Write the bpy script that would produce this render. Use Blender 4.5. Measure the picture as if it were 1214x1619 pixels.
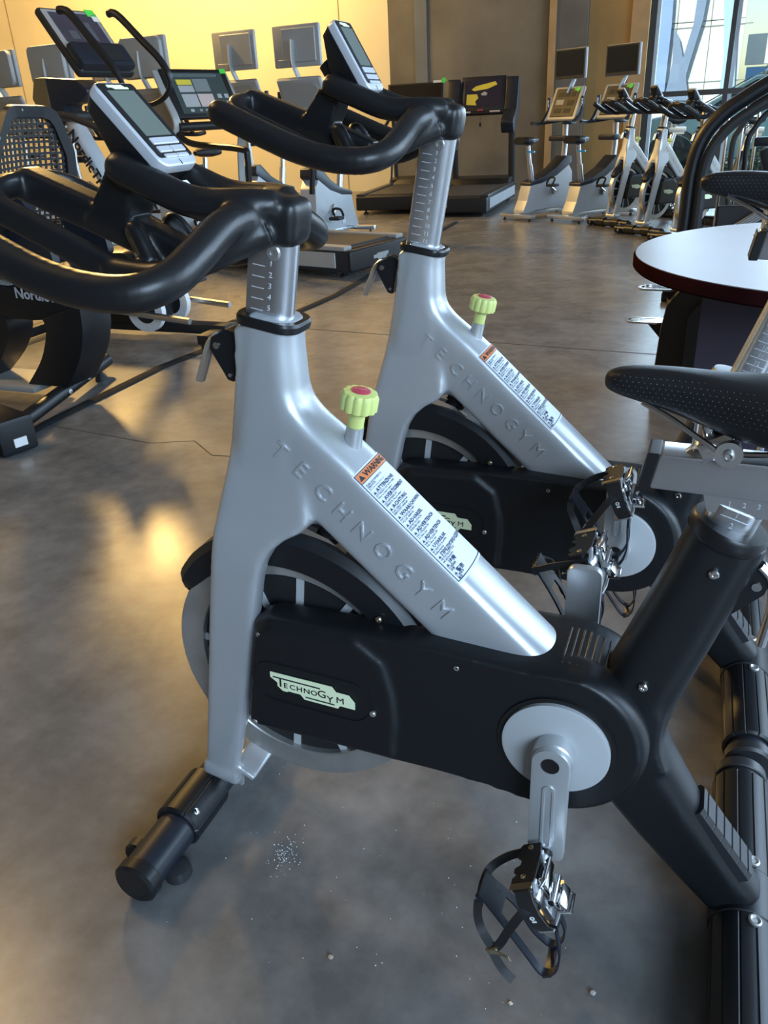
import bpy, bmesh, math, random
from mathutils import Vector, Matrix, noise
from mathutils.bvhtree import BVHTree
random.seed(7)
PI = math.pi
for o in list(bpy.data.objects):
    bpy.data.objects.remove(o)
SC = bpy.context.scene
COL = SC.collection

# ------------------------------------------------------------------ camera
F_PX, PITCH, ROLL, YAW = 1262.37, 0.46241, -0.05155, -0.39242
cam_d = bpy.data.cameras.new('camera')
cam = bpy.data.objects.new('camera', cam_d); COL.objects.link(cam)
cam_d.sensor_fit = 'VERTICAL'; cam_d.sensor_height = 36.0; cam_d.lens = F_PX / 1619 * 36.0
cam_d.clip_start = 0.02
_f = Vector((-math.sin(YAW), -math.cos(YAW), 0)); _r = Vector((-math.cos(YAW), math.sin(YAW), 0)); _u = Vector((0, 0, 1))
_F = _f * math.cos(PITCH) - _u * math.sin(PITCH); _U = _u * math.cos(PITCH) + _f * math.sin(PITCH)
_R2 = _r * math.cos(ROLL) + _U * math.sin(ROLL); _U2 = -_r * math.sin(ROLL) + _U * math.cos(ROLL)
M3 = Matrix((_R2, _U2, -_F)).transposed()
cam.matrix_world = Matrix.Translation((-0.1193, 0.9584, 1.1755)) @ M3.to_4x4()
SC.camera = cam

# ------------------------------------------------------------------ world, sun, daylight and lamps
w = bpy.data.worlds.new('world'); SC.world = w; w.use_nodes = True
nt = w.node_tree; bg = nt.nodes['Background']
sky = nt.nodes.new('ShaderNodeTexSky'); sky.sky_type = 'NISHITA'; sky.sun_disc = False
sky.sun_elevation = math.radians(38); sky.sun_rotation = math.radians(40); sky.air_density = 1.2
nt.links.new(sky.outputs[0], bg.inputs[0]); bg.inputs[1].default_value = 0.22

def lamp(name, kind, loc, target, energy, color, size=None, size_y=None):
    d = bpy.data.lights.new(name, kind); d.energy = energy; d.color = color
    if kind == 'AREA':
        d.shape = 'RECTANGLE'; d.size = size; d.size_y = size_y or size
    o = bpy.data.objects.new(name, d); COL.objects.link(o); o.location = loc
    o.rotation_euler = (Vector(target) - Vector(loc)).to_track_quat('-Z', 'Y').to_euler()
    return o
sun = lamp('sun', 'SUN', (10, 6, 12), (3, -14, 0), 5.5, (1.0, 0.94, 0.84)); sun.data.angle = 0.009
DAY = (0.56, 0.76, 1.0)
lamp('window_daylight_side', 'AREA', (-4.6, -3.0, 2.4), (3, -1.5, 0.6), 500, DAY, 6.0, 3.2)
lamp('window_daylight_behind', 'AREA', (-3.2, 3.8, 2.7), (0.6, -0.6, 0.3), 340, DAY, 2.6, 2.0)
lamp('window_daylight_far', 'AREA', (-0.9, -12.3, 1.9), (1.5, -5, 0.4), 360, DAY, 3.4, 3.2)
WARM = (1.0, 0.64, 0.23)
lamp('ceiling_lamp_row', 'AREA', (8.2, -10.4, 4.3), (8.4, -12.6, 1.8), 340, WARM, 5.0, 0.6)
lamp('ceiling_lamp_left', 'AREA', (6.9, -7.1, 4.35), (3.0, -2.5, 0), 450, (1.0, 0.62, 0.20), 0.6, 0.6)
lamp('ceiling_lamp_near', 'AREA', (4.2, -1.0, 4.4), (3.0, -0.6, 0), 70, (1.0, 0.64, 0.26), 0.9, 0.9)
lamp('ceiling_lamp_column', 'AREA', (1.7, -11.6, 4.2), (1.6, -12.6, 1.0), 14, (1.0, 0.6, 0.2), 0.6, 0.3)
SC.view_settings.view_transform = 'Standard'; SC.view_settings.look = 'None'
SC.view_settings.exposure = 0.0; SC.view_settings.gamma = 1.0; SC.view_settings.use_curve_mapping = False

# ------------------------------------------------------------------ materials
def mat(name, color, rough=0.5, metal=0.0, bump=0.0, bscale=200.0, mottled=0.0, mscale=6.0, coat=0.0, trans=0.0, emit=0.0, spec=0.5):
    m = bpy.data.materials.new(name); m.use_nodes = True
    t = m.node_tree; b = t.nodes['Principled BSDF']
    b.inputs['Base Color'].default_value = (*color, 1); b.inputs['Roughness'].default_value = rough
    b.inputs['Metallic'].default_value = metal; b.inputs['Coat Weight'].default_value = coat
    b.inputs['Specular IOR Level'].default_value = spec
    if trans: b.inputs['Transmission Weight'].default_value = trans
    if emit:
        b.inputs['Emission Color'].default_value = (*color, 1); b.inputs['Emission Strength'].default_value = emit
    tc = t.nodes.new('ShaderNodeTexCoord')
    if mottled or True:
        n = t.nodes.new('ShaderNodeTexNoise'); n.inputs['Scale'].default_value = mscale; n.inputs['Detail'].default_value = 6
        t.links.new(tc.outputs['Object'], n.inputs['Vector'])
        amt = max(mottled, 0.04)
        mr = t.nodes.new('ShaderNodeMapRange'); mr.inputs[1].default_value = 0.3; mr.inputs[2].default_value = 0.7
        mr.inputs[3].default_value = 1 - amt; mr.inputs[4].default_value = 1 + amt
        t.links.new(n.outputs[0], mr.inputs[0])
        vm = t.nodes.new('ShaderNodeVectorMath'); vm.operation = 'SCALE'; vm.inputs[0].default_value = color
        t.links.new(mr.outputs[0], vm.inputs['Scale']); t.links.new(vm.outputs[0], b.inputs['Base Color'])
    if bump:
        n2 = t.nodes.new('ShaderNodeTexNoise'); n2.inputs['Scale'].default_value = bscale; n2.inputs['Detail'].default_value = 3
        t.links.new(tc.outputs['Object'], n2.inputs['Vector'])
        bp = t.nodes.new('ShaderNodeBump'); bp.inputs['Strength'].default_value = bump; bp.inputs['Distance'].default_value = 0.002
        t.links.new(n2.outputs[0], bp.inputs['Height']); t.links.new(bp.outputs[0], b.inputs['Normal'])
    return m
SILVER = mat('silver_paint', (0.50, 0.52, 0.54), 0.36, 0.45, 0.03, 700)
SILVER2 = mat('grey_machine_paint', (0.42, 0.44, 0.46), 0.4, 0.2)
ALU = mat('brushed_aluminium', (0.62, 0.63, 0.65), 0.28, 0.95, 0.05, 400)
ALUP = mat('cast_aluminium_paint', (0.55, 0.57, 0.58), 0.35, 0.6, 0.04, 300)
CHROME = mat('chrome', (0.75, 0.75, 0.76), 0.12, 1.0)
STEEL = mat('worn_steel', (0.46, 0.45, 0.43), 0.33, 0.7, 0.05, 60, 0.12, 20)
BLACK = mat('black_textured_plastic', (0.008, 0.009, 0.011), 0.40, 0, 0.10, 1400, spec=0.42)
BLACKS = mat('black_smooth_rubber', (0.011, 0.011, 0.012), 0.36, 0, 0.03, 900, spec=0.42)
BLACKM = mat('black_matt', (0.012, 0.012, 0.013), 0.6)
RUBBER = mat('dark_rubber', (0.022, 0.023, 0.026), 0.42, 0, 0.06, 500)
VINYL = mat('black_saddle_vinyl', (0.011, 0.011, 0.012), 0.40, 0, 0.2, 1000, spec=0.35)
DISCG = mat('grey_disc_paint', (0.47, 0.49, 0.50), 0.45, 0.1)
GREENY = mat('pale_yellow_green', (0.62, 0.68, 0.22), 0.45)
RED = mat('red_cap', (0.50, 0.06, 0.09), 0.5)
BADGE = mat('pale_green_badge', (0.80, 0.88, 0.58), 0.5)
INK = mat('black_ink', (0.012, 0.012, 0.02), 0.6)
BLUEINK = mat('dark_blue_ink', (0.02, 0.03, 0.11), 0.6)
STICK = mat('white_sticker', (0.72, 0.78, 0.80), 0.45)
ORANGE = mat('orange_sticker', (0.72, 0.22, 0.07), 0.5)
LCD = mat('lcd_grey_green', (0.14, 0.16, 0.14), 0.18, 0, spec=0.6)
KEYS = mat('silver_keys', (0.62, 0.64, 0.68), 0.35, 0.3)
BRASS = mat('brassy_bolt', (0.45, 0.38, 0.26), 0.3, 0.9)
NAVY = mat('navy_plastic', (0.014, 0.017, 0.026), 0.38)
GREYP = mat('warm_grey_plastic', (0.30, 0.30, 0.29), 0.5)
TVGREY = mat('silver_tv_back', (0.36, 0.37, 0.37), 0.45, 0.15)
SCREEN = mat('dark_screen', (0.008, 0.008, 0.009), 0.15)
WHITE = mat('white_plastic', (0.75, 0.75, 0.74), 0.5)
GREENTAG = mat('bright_green_tag', (0.10, 0.75, 0.08), 0.5)
YELLOW = mat('yellow_print', (0.75, 0.60, 0.06), 0.5)
GREYPIC = mat('grey_picture', (0.42, 0.42, 0.42), 0.4)
PINKPIC = mat('pale_pink_picture', (0.62, 0.48, 0.44), 0.4)
CYAN = mat('cyan_plastic', (0.08, 0.45, 0.75), 0.4)
BELT = mat('treadmill_belt', (0.022, 0.022, 0.024), 0.55, 0, 0.1, 600)
WOODEDGE = mat('dark_mahogany_edge', (0.022, 0.007, 0.008), 0.7, 0, 0, 0, 0.3, 8, spec=0.0)
TABLETOP = mat('grey_laminate', (0.22, 0.215, 0.23), 0.36, 0, 0.02, 300, 0.05, 4, spec=0.4)
PURPLE = mat('dark_aubergine_panel', (0.045, 0.036, 0.060), 0.5)

# ------------------------------------------------------------------ helpers
class B:
    """collects shapes in one bmesh"""
    def __init__(s): s.bm = bmesh.new()
    def box(s, c, size, rot=None, bevel=0.0, seg=2):
        m = Matrix.Translation(c) @ (rot.to_4x4() if rot is not None else Matrix()) @ Matrix.Diagonal((*size, 1))
        if bevel:
            t = bmesh.new(); bmesh.ops.create_cube(t, size=1, matrix=m)
            bmesh.ops.bevel(t, geom=t.edges[:], offset=bevel, segments=seg, profile=0.6, affect='EDGES')
            s.merge(t)
        else:
            bmesh.ops.create_cube(s.bm, size=1, matrix=m)
        return s
    def merge(s, t, m=None):
        if m is not None: bmesh.ops.transform(t, matrix=m, verts=t.verts)
        me = bpy.data.meshes.new('t'); t.to_mesh(me); t.free(); s.bm.from_mesh(me); bpy.data.meshes.remove(me)
    def rings(s, rings, closed=True, cap=True, loop=False):
        bm = s.bm; vs = [[bm.verts.new(p) for p in r] for r in rings]; n = len(vs[0])
        pairs = list(zip(vs[:-1], vs[1:])) + ([(vs[-1], vs[0])] if loop else [])
        for a, b in pairs:
            for i in range(n if closed else n - 1):
                j = (i + 1) % n
                try: bm.faces.new((a[i], a[j], b[j], b[i]))
                except ValueError: pass
        if cap and closed and not loop:
            bm.faces.new(list(reversed(vs[0]))); bm.faces.new(vs[-1])
        return s
    def tube(s, pts, r, n=12, squash=None, up=(0, 0, 1), loop=False, cap=True):
        pts = [Vector(p) for p in pts]; N = len(pts); rings = []
        rr = r if isinstance(r, (list, tuple)) else [r] * N
        side = None
        for i, p in enumerate(pts):
            if loop: t = pts[(i + 1) % N] - pts[i - 1]
            else: t = (pts[min(i + 1, N - 1)] - pts[max(i - 1, 0)])
            t.normalize()
            if side is None:
                u = Vector(up)
                if abs(t.dot(u)) > 0.95: u = Vector((0, 1, 0))
                side = t.cross(u).normalized()
            else:
                side = (side - t * side.dot(t)).normalized()
            u = side.cross(t)
            a, b = (rr[i], rr[i]) if squash is None else (rr[i] * squash[0], rr[i] * squash[1])
            rings.append([p + side * (a * math.cos(k * 2 * PI / n)) + u * (b * math.sin(k * 2 * PI / n)) for k in range(n)])
        return s.rings(rings, True, cap, loop)
    def ribbon(s, pts, wdir, width, th):
        """flat strap along pts; wdir is the width direction"""
        pts = [Vector(p) for p in pts]; wd = Vector(wdir).normalized(); rings = []
        for i, p in enumerate(pts):
            t = (pts[min(i + 1, len(pts) - 1)] - pts[max(i - 1, 0)]).normalized()
            n = t.cross(wd).normalized(); w2 = n.cross(t).normalized()
            rings.append([p + w2 * width / 2 + n * th / 2, p - w2 * width / 2 + n * th / 2, p - w2 * width / 2 - n * th / 2, p + w2 * width / 2 - n * th / 2])
        return s.rings(rings)
    def lathe(s, prof, axis_o, axis_d, n=24, flute=None):
        """prof: (radius, height along axis)"""
        d = Vector(axis_d).normalized(); u = Vector((0, 0, 1)) if abs(d.z) < 0.9 else Vector((1, 0, 0))
        a = d.cross(u).normalized(); b = d.cross(a); o = Vector(axis_o)
        rings = []
        for r, h in prof:
            ring = []
            for k in range(n):
                t = k * 2 * PI / n; q = r
                if flute and r > flute[2]: q = r * (1 - flute[1] * (0.5 + 0.5 * math.cos(flute[0] * t)) ** 3)
                ring.append(o + d * h + (a * math.cos(t) + b * math.sin(t)) * q)
            rings.append(ring)
        return s.rings(rings)
    def ring(s, o, d, r0, r1, h0, h1, n=48):
        """annular solid"""
        d = Vector(d).normalized(); u = Vector((0, 0, 1)) if abs(d.z) < 0.9 else Vector((1, 0, 0))
        a = d.cross(u).normalized(); b = d.cross(a); o = Vector(o)
        def c(r, h): return [o + d * h + (a * math.cos(k * 2 * PI / n) + b * math.sin(k * 2 * PI / n)) * r for k in range(n)]
        return s.rings([c(r1, h0), c(r1, h1), c(r0, h1), c(r0, h0)], True, False, True)
    def prism(s, outline, y0, y1, plane='xz'):
        f = (lambda p, y: (p[0], y, p[1])) if plane == 'xz' else ((lambda p, y: (p[0], p[1], y)) if plane == 'xy' else (lambda p, y: (y, p[0], p[1])))
        return s.rings([[f(p, y0) for p in outline], [f(p, y1) for p in outline]])
    def ball(s, c, r, sc=(1, 1, 1), n=12):
        t = bmesh.new(); bmesh.ops.create_uvsphere(t, u_segments=n, v_segments=max(6, n // 2), radius=r)
        s.merge(t, Matrix.Translation(c) @ Matrix.Diagonal((*sc, 1))); return s
    def bevel(s, off, seg=2, ang=0.5):
        s.bm.normal_update()
        e = [x for x in s.bm.edges if len(x.link_faces) == 2 and x.calc_face_angle(0) > ang]
        bmesh.ops.bevel(s.bm, geom=e, offset=off, segments=seg, profile=0.6, affect='EDGES', clamp_overlap=True); return s
    def xf(s, m): bmesh.ops.transform(s.bm, matrix=m, verts=s.bm.verts); return s
    def mesh(s, name, smooth=True, ang=35):
        bmesh.ops.recalc_face_normals(s.bm, faces=s.bm.faces)
        me = bpy.data.meshes.new(name)
        if smooth:
            for f in s.bm.faces: f.smooth = True
            for e in s.bm.edges:
                if len(e.link_faces) == 2 and e.calc_face_angle(0) > math.radians(ang): e.smooth = False
        s.bm.to_mesh(me); s.bm.free(); return me
    def remesh(s, name, voxel, it=4):
        bmesh.ops.recalc_face_normals(s.bm, faces=s.bm.faces)
        me = bpy.data.meshes.new('tmp'); s.bm.to_mesh(me); s.bm.free()
        o = bpy.data.objects.new('tmp', me); COL.objects.link(o)
        r = o.modifiers.new('r', 'REMESH'); r.mode = 'VOXEL'; r.voxel_size = voxel; r.use_smooth_shade = True
        if it:
            q = o.modifiers.new('s', 'SMOOTH'); q.factor = 0.5; q.iterations = it
        dg = bpy.context.evaluated_depsgraph_get(); dg.update()
        m2 = bpy.data.meshes.new_from_object(o.evaluated_get(dg)); m2.name = name
        bpy.data.objects.remove(o); bpy.data.meshes.remove(me)
        for p in m2.polygons: p.use_smooth = True
        return m2

def arc(c, r, a0, a1, n):
    return [(c[0] + r * math.cos(math.radians(a0 + (a1 - a0) * i / n)), c[1] + r * math.sin(math.radians(a0 + (a1 - a0) * i / n))) for i in range(n + 1)]
def rrect(cx, cy, w, h, r, n=4):
    pts = []
    for sx, sy, a in ((1, 1, 0), (-1, 1, 90), (-1, -1, 180), (1, -1, 270)):
        pts += arc((cx + sx * (w / 2 - r), cy + sy * (h / 2 - r)), r, a, a + 90, n)
    return pts
def fillet(pts, rads, n=5):
    out = []; N = len(pts)
    for i in range(N):
        p = Vector(pts[i]); r = rads[i] if isinstance(rads, (list, tuple)) else rads
        if not r: out.append(tuple(p)); continue
        a = (Vector(pts[i - 1]) - p); b = (Vector(pts[(i + 1) % N]) - p)
        la, lb = a.length, b.length; a.normalize(); b.normalize()
        th = a.angle(b)
        if th > 3.05: out.append(tuple(p)); continue
        d = min(r / math.tan(th / 2), la * 0.48, lb * 0.48)
        p0, p1 = p + a * d, p + b * d
        for k in range(n + 1):
            t = k / n; out.append(tuple(p0 * (1 - t) ** 2 + p * 2 * t * (1 - t) + p1 * t ** 2))
    return out
def spline(pts, n=6):
    """Catmull-Rom through pts"""
    P = [Vector(p) for p in pts]; out = []
    for i in range(len(P) - 1):
        p0 = P[max(i - 1, 0)]; p1 = P[i]; p2 = P[i + 1]; p3 = P[min(i + 2, len(P) - 1)]
        for k in range(n):
            t = k / n
            out.append(0.5 * ((2 * p1) + (p2 - p0) * t + (2 * p0 - 5 * p1 + 4 * p2 - p3) * t * t + (3 * p1 - p0 - 3 * p2 + p3) * t ** 3))
    out.append(P[-1]); return out
def interp(tab, x):
    if x <= tab[0][0]: return tab[0][1]
    for (a, b), (c, d) in zip(tab[:-1], tab[1:]):
        if x <= c: return b + (d - b) * (x - a) / (c - a)
    return tab[-1][1]
def text_bm(s, size, extrude=0.0, bold=0.0, align='LEFT', spacing=1.0, res=2):
    c = bpy.data.curves.new('t', 'FONT'); c.body = s; c.size = size; c.extrude = extrude; c.align_x = align
    c.offset = bold; c.resolution_u = res; c.space_character = spacing
    o = bpy.data.objects.new('t', c); COL.objects.link(o)
    dg = bpy.context.evaluated_depsgraph_get(); dg.update()
    me = bpy.data.meshes.new_from_object(o.evaluated_get(dg)); bpy.data.objects.remove(o); bpy.data.curves.remove(c)
    bm = bmesh.new(); bm.from_mesh(me); bpy.data.meshes.remove(me); return bm
def basis(ex, ey, o):
    ex = Vector(ex).normalized(); ez = ex.cross(Vector(ey)).normalized(); ey = ez.cross(ex)
    m = Matrix((ex, ey, ez)).transposed().to_4x4(); m.translation = o; return m

CACHE = {}
def cached(key, fn):
    if key not in CACHE: CACHE[key] = fn()
    return CACHE[key]
def part(name, me, m, parent=None, loc=None, rot=None, label=None):
    if len(me.materials) == 0: me.materials.append(m)
    o = bpy.data.objects.new(name, me); COL.objects.link(o)
    if me.materials[0] is not m:
        o.material_slots[0].link = 'OBJECT'; o.material_slots[0].material = m
    if parent is not None: o.parent = parent
    if loc is not None: o.location = loc
    if rot is not None: o.rotation_euler = rot
    if label: o['label'] = label
    return o
def thing(name, label, cat, loc=(0, 0, 0), rz=0, group=None, scale=1.0):
    o = bpy.data.objects.new(name, None); COL.objects.link(o); o.location = loc; o.rotation_euler = (0, 0, rz)
    o.empty_display_size = 0.1
    if scale != 1.0: o.scale = (scale,) * 3
    o['label'] = label; o['category'] = cat
    if group: o['group'] = group
    return o
def tag(o, label, cat, group=None):
    o['label'] = label; o['category'] = cat
    if group: o['group'] = group
    return o
def struct(name, me, m):
    o = part(name, me, m); o['kind'] = 'structure'; return o

# ------------------------------------------------------------------ the room
def floor_mat():
    m = bpy.data.materials.new('polished_concrete'); m.use_nodes = True; t = m.node_tree; b = t.nodes['Principled BSDF']
    L = t.links.new; tc = t.nodes.new('ShaderNodeTexCoord')
    def nz(scale, det, dist=0.0, rough=0.6):
        n = t.nodes.new('ShaderNodeTexNoise'); n.inputs['Scale'].default_value = scale; n.inputs['Detail'].default_value = det
        n.inputs['Distortion'].default_value = dist; n.inputs['Roughness'].default_value = rough; L(tc.outputs['Object'], n.inputs['Vector']); return n
    a = nz(0.8, 3); c = nz(4.2, 7, 0.25, 0.58); d = nz(16, 5)
    def add(x, y, fx, fy):
        p = t.nodes.new('ShaderNodeMath'); p.operation = 'MULTIPLY'; p.inputs[1].default_value = fx; L(x, p.inputs[0])
        q = t.nodes.new('ShaderNodeMath'); q.operation = 'MULTIPLY_ADD'; q.inputs[1].default_value = fy; L(y, q.inputs[0]); L(p.outputs[0], q.inputs[2]); return q.outputs[0]
    h = add(add(a.outputs[0], c.outputs[0], 0.30, 0.45), d.outputs[0], 1.0, 0.25)
    r = t.nodes.new('ShaderNodeValToRGB'); e = r.color_ramp
    e.elements[0].position = 0.40; e.elements[0].color = (0.112, 0.110, 0.108, 1)
    e.elements[1].position = 0.62; e.elements[1].color = (0.228, 0.221, 0.212, 1)
    L(h, r.inputs[0]); L(r.outputs[0], b.inputs['Base Color'])
    b.inputs['Roughness'].default_value = 0.27
    b.inputs['Specular IOR Level'].default_value = 0.55
    return m
FLOOR = floor_mat()
YWALL = mat('cream_painted_wall', (0.80, 0.70, 0.46), 0.6, 0, 0.05, 40, 0.03, 1.5)
CONC = mat('raw_concrete', (0.165, 0.15, 0.122), 0.7, 0, 0.2, 25, 0.30, 1.1)
CONC2 = mat('concrete_pilaster', (0.13, 0.125, 0.115), 0.7, 0, 0.2, 25, 0.25, 1.4)
CONC_WARMLIT = mat('lamp_lit_concrete', (0.33, 0.21, 0.075), 0.65, 0, 0.1, 30, 0.15, 1.2)  # grey concrete with a lamp's warm light put into its colour
WOODP = mat('light_wood_panel', (0.40, 0.26, 0.12), 0.5, 0, 0.1, 30, 0.15, 3)
CEIL = mat('dark_ceiling', (0.16, 0.15, 0.14), 0.8)
FRAMEM = mat('dark_bronze_window_frame', (0.030, 0.027, 0.025), 0.45)
STRIP = mat('black_rubber_strip', (0.012, 0.013, 0.015), 0.85, 0, 0.4, 120, spec=0.2)
GLASS = bpy.data.materials.new('window_glass'); GLASS.use_nodes = True
_t = GLASS.node_tree; _t.nodes.remove(_t.nodes['Principled BSDF'])
_tr = _t.nodes.new('ShaderNodeBsdfTransparent'); _tr.inputs[0].default_value = (0.86, 0.94, 0.93, 1)
_gl = _t.nodes.new('ShaderNodeBsdfGlossy'); _gl.inputs['Roughness'].default_value = 0.02
_mx = _t.nodes.new('ShaderNodeMixShader'); _mx.inputs[0].default_value = 0.06
_t.links.new(_tr.outputs[0], _mx.inputs[1]); _t.links.new(_gl.outputs[0], _mx.inputs[2]); _t.links.new(_mx.outputs[0], _t.nodes['Material Output'].inputs[0])

YB = -12.6
struct('floor', B().box((3.5, -2.2, -0.05), (19.4, 20.9, 0.1)).mesh('floor'), FLOOR)
struct('ceiling', B().box((3.5, -2.2, 4.9), (19.4, 20.9, 0.1)).mesh('ceiling'), CEIL)
struct('wall_yellow', B().box((9.0, YB - 0.1, 2.42), (8.0, 0.2, 4.86)).mesh('wall_yellow'), YWALL)
struct('wall_left', B().box((13.1, -2.2, 2.42), (0.2, 20.6, 4.86)).mesh('wall_left'), YWALL)
struct('wall_concrete', B().box((3.73, YB - 0.1, 2.42), (2.54, 0.2, 4.86)).mesh('wall_concrete'), CONC)
struct('trim_1', B().box((4.46, YB + 0.012, 2.42), (0.2, 0.06, 4.86)).mesh('t'), mat('blue_grey_concrete_strip', (0.15, 0.165, 0.18), 0.6, 0, 0.1, 20, 0.15, 2))
struct('wall_pilaster', B().box((2.19, YB - 0.02, 2.42), (0.54, 0.36, 4.86)).mesh('wall_pilaster'), CONC2)
struct('trim_2', B().box((2.41, YB + 0.171, 2.42), (0.10, 0.02, 4.86)).mesh('t'), WOODP)
struct('wall_lamp_lit', B().box((1.61, YB - 0.1, 2.42), (0.62, 0.2, 4.86)).mesh('wall_lamp_lit'), CONC_WARMLIT)
struct('trim_3', B().box((1.20, YB - 0.05, 2.42), (0.24, 0.34, 4.86)).mesh('t'), WOODP)
struct('wall_window', B().box((-2.45, YB - 0.1, 4.3), (6.9, 0.2, 1.1)).mesh('wall_window'), CONC2)
struct('wall_behind', B().box((3.5, 8.3, 2.42), (19.2, 0.2, 4.86)).mesh('wall_behind'), CONC2)
for (x, nm) in ((12.45, 'trim_4'), (5.83, 'trim_5')):      # joints between the wall panels
    struct(nm, B().box((x, YB + 0.003, 2.42), (0.012, 0.012, 4.84)).mesh('t'), mat('wall_joint', (0.30, 0.24, 0.14), 0.7))
# the window: frame, mullions, transom and panes
wx = [1.06, -0.02, -1.45, -2.95]
fr = B()
win = thing('window_1', 'x', 'x', (0, YB, 0)); del win['label']; del win['category']; win['kind'] = 'structure'
def wpart(n, me, m): return part(n, me, m, win)
wpart('window_frame', B().box((-0.975, -0.05, 0.04), (4.0, 0.14, 0.08)).box((-0.975, -0.05, 3.72), (4.0, 0.14, 0.08)).box((1.035, -0.05, 1.9), (0.07, 0.16, 3.7)).mesh('f'), FRAMEM)
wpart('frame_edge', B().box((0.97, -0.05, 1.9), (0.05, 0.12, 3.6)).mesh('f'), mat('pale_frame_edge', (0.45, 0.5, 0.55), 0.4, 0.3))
for x in wx[1:]:
    wpart('mullion', B().box((x, -0.05, 1.88), (0.065, 0.16, 3.6)).mesh('m'), FRAMEM)
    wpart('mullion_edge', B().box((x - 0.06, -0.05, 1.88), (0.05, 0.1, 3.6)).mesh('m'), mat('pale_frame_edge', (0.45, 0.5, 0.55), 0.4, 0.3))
for a, b in zip(wx[:-1], wx[1:]):
    wpart('transom', B().box(((a + b) / 2, -0.05, 1.235), (abs(a - b) - 0.065, 0.15, 0.07)).mesh('m'), FRAMEM)
    for z0, z1 in ((0.08, 1.2), (1.27, 3.68)):
        wpart('pane', B().box(((a + b) / 2, -0.06, (z0 + z1) / 2), (abs(a - b) - 0.05, 0.006, z1 - z0)).mesh('p'), GLASS)
# joint, crack and rubber strip in the floor
struct('trim_6', B().box((1.0, -3.375, 0.0006), (7.0, 0.006, 0.0012), Matrix.Rotation(-0.08, 3, 'Z')).mesh('j'), mat('floor_joint', (0.05, 0.045, 0.04), 0.8))
cr = [(2.55, -1.62), (2.2, -1.58), (1.95, -1.55), (1.78, -1.62), (1.62, -1.50), (1.42, -1.53), (1.3, -1.50)]
bmk = B()
for i, ((x0, y0), (x1, y1)) in enumerate(zip(cr[:-1], cr[1:])):
    d = Vector((x1 - x0, y1 - y0)); bmk.box(((x0 + x1) / 2, (y0 + y1) / 2, 0.0005), (d.length, 0.004, 0.001), Matrix.Rotation(math.atan2(d.y, d.x), 3, 'Z'))
struct('trim_7', bmk.mesh('crack'), mat('floor_crack', (0.06, 0.05, 0.045), 0.8))
o = part('floor_strip', B().tube([(2.46, -1.0, 0.006), (2.56, -1.6, 0.006), (2.58, -2.5, 0.006), (2.47, -3.4, 0.006), (2.40, -4.4, 0.006), (2.46, -5.6, 0.006), (2.62, -6.9, 0.006), (2.7, -8.5, 0.006)], 0.03, 8, (1, 0.25)).mesh('strip'), STRIP)
tag(o, 'long black rubber strip lying on the concrete floor behind the near bike', 'floor strip')

# ------------------------------------------------------------------ spin bike (local: +x forward, +y rider's left, z up; crank axis at x=0)
AX = Vector((-0.185, 0, 0.983))          # direction of the handlebar post
TX = Vector((-0.315, 0, 0.949))          # direction of the seat post
BT = Vector((-0.728, 0, -0.686)).normalized(); BN = Vector((-0.686, 0, 0.728)).normalized()   # along / across the diagonal beam
B0 = Vector((0.331, 0, 0.774))
_h = [(0.0495, -0.039), (0.0490, -0.026), (0.0475, -0.017), (0.0440, -0.010), (0.0370, -0.004), (0.0280, 0.0), (0.0160, 0.003)]
SEC = _h + [(0.0, 0.004)] + [(-y, n) for y, n in reversed(_h)]

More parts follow.
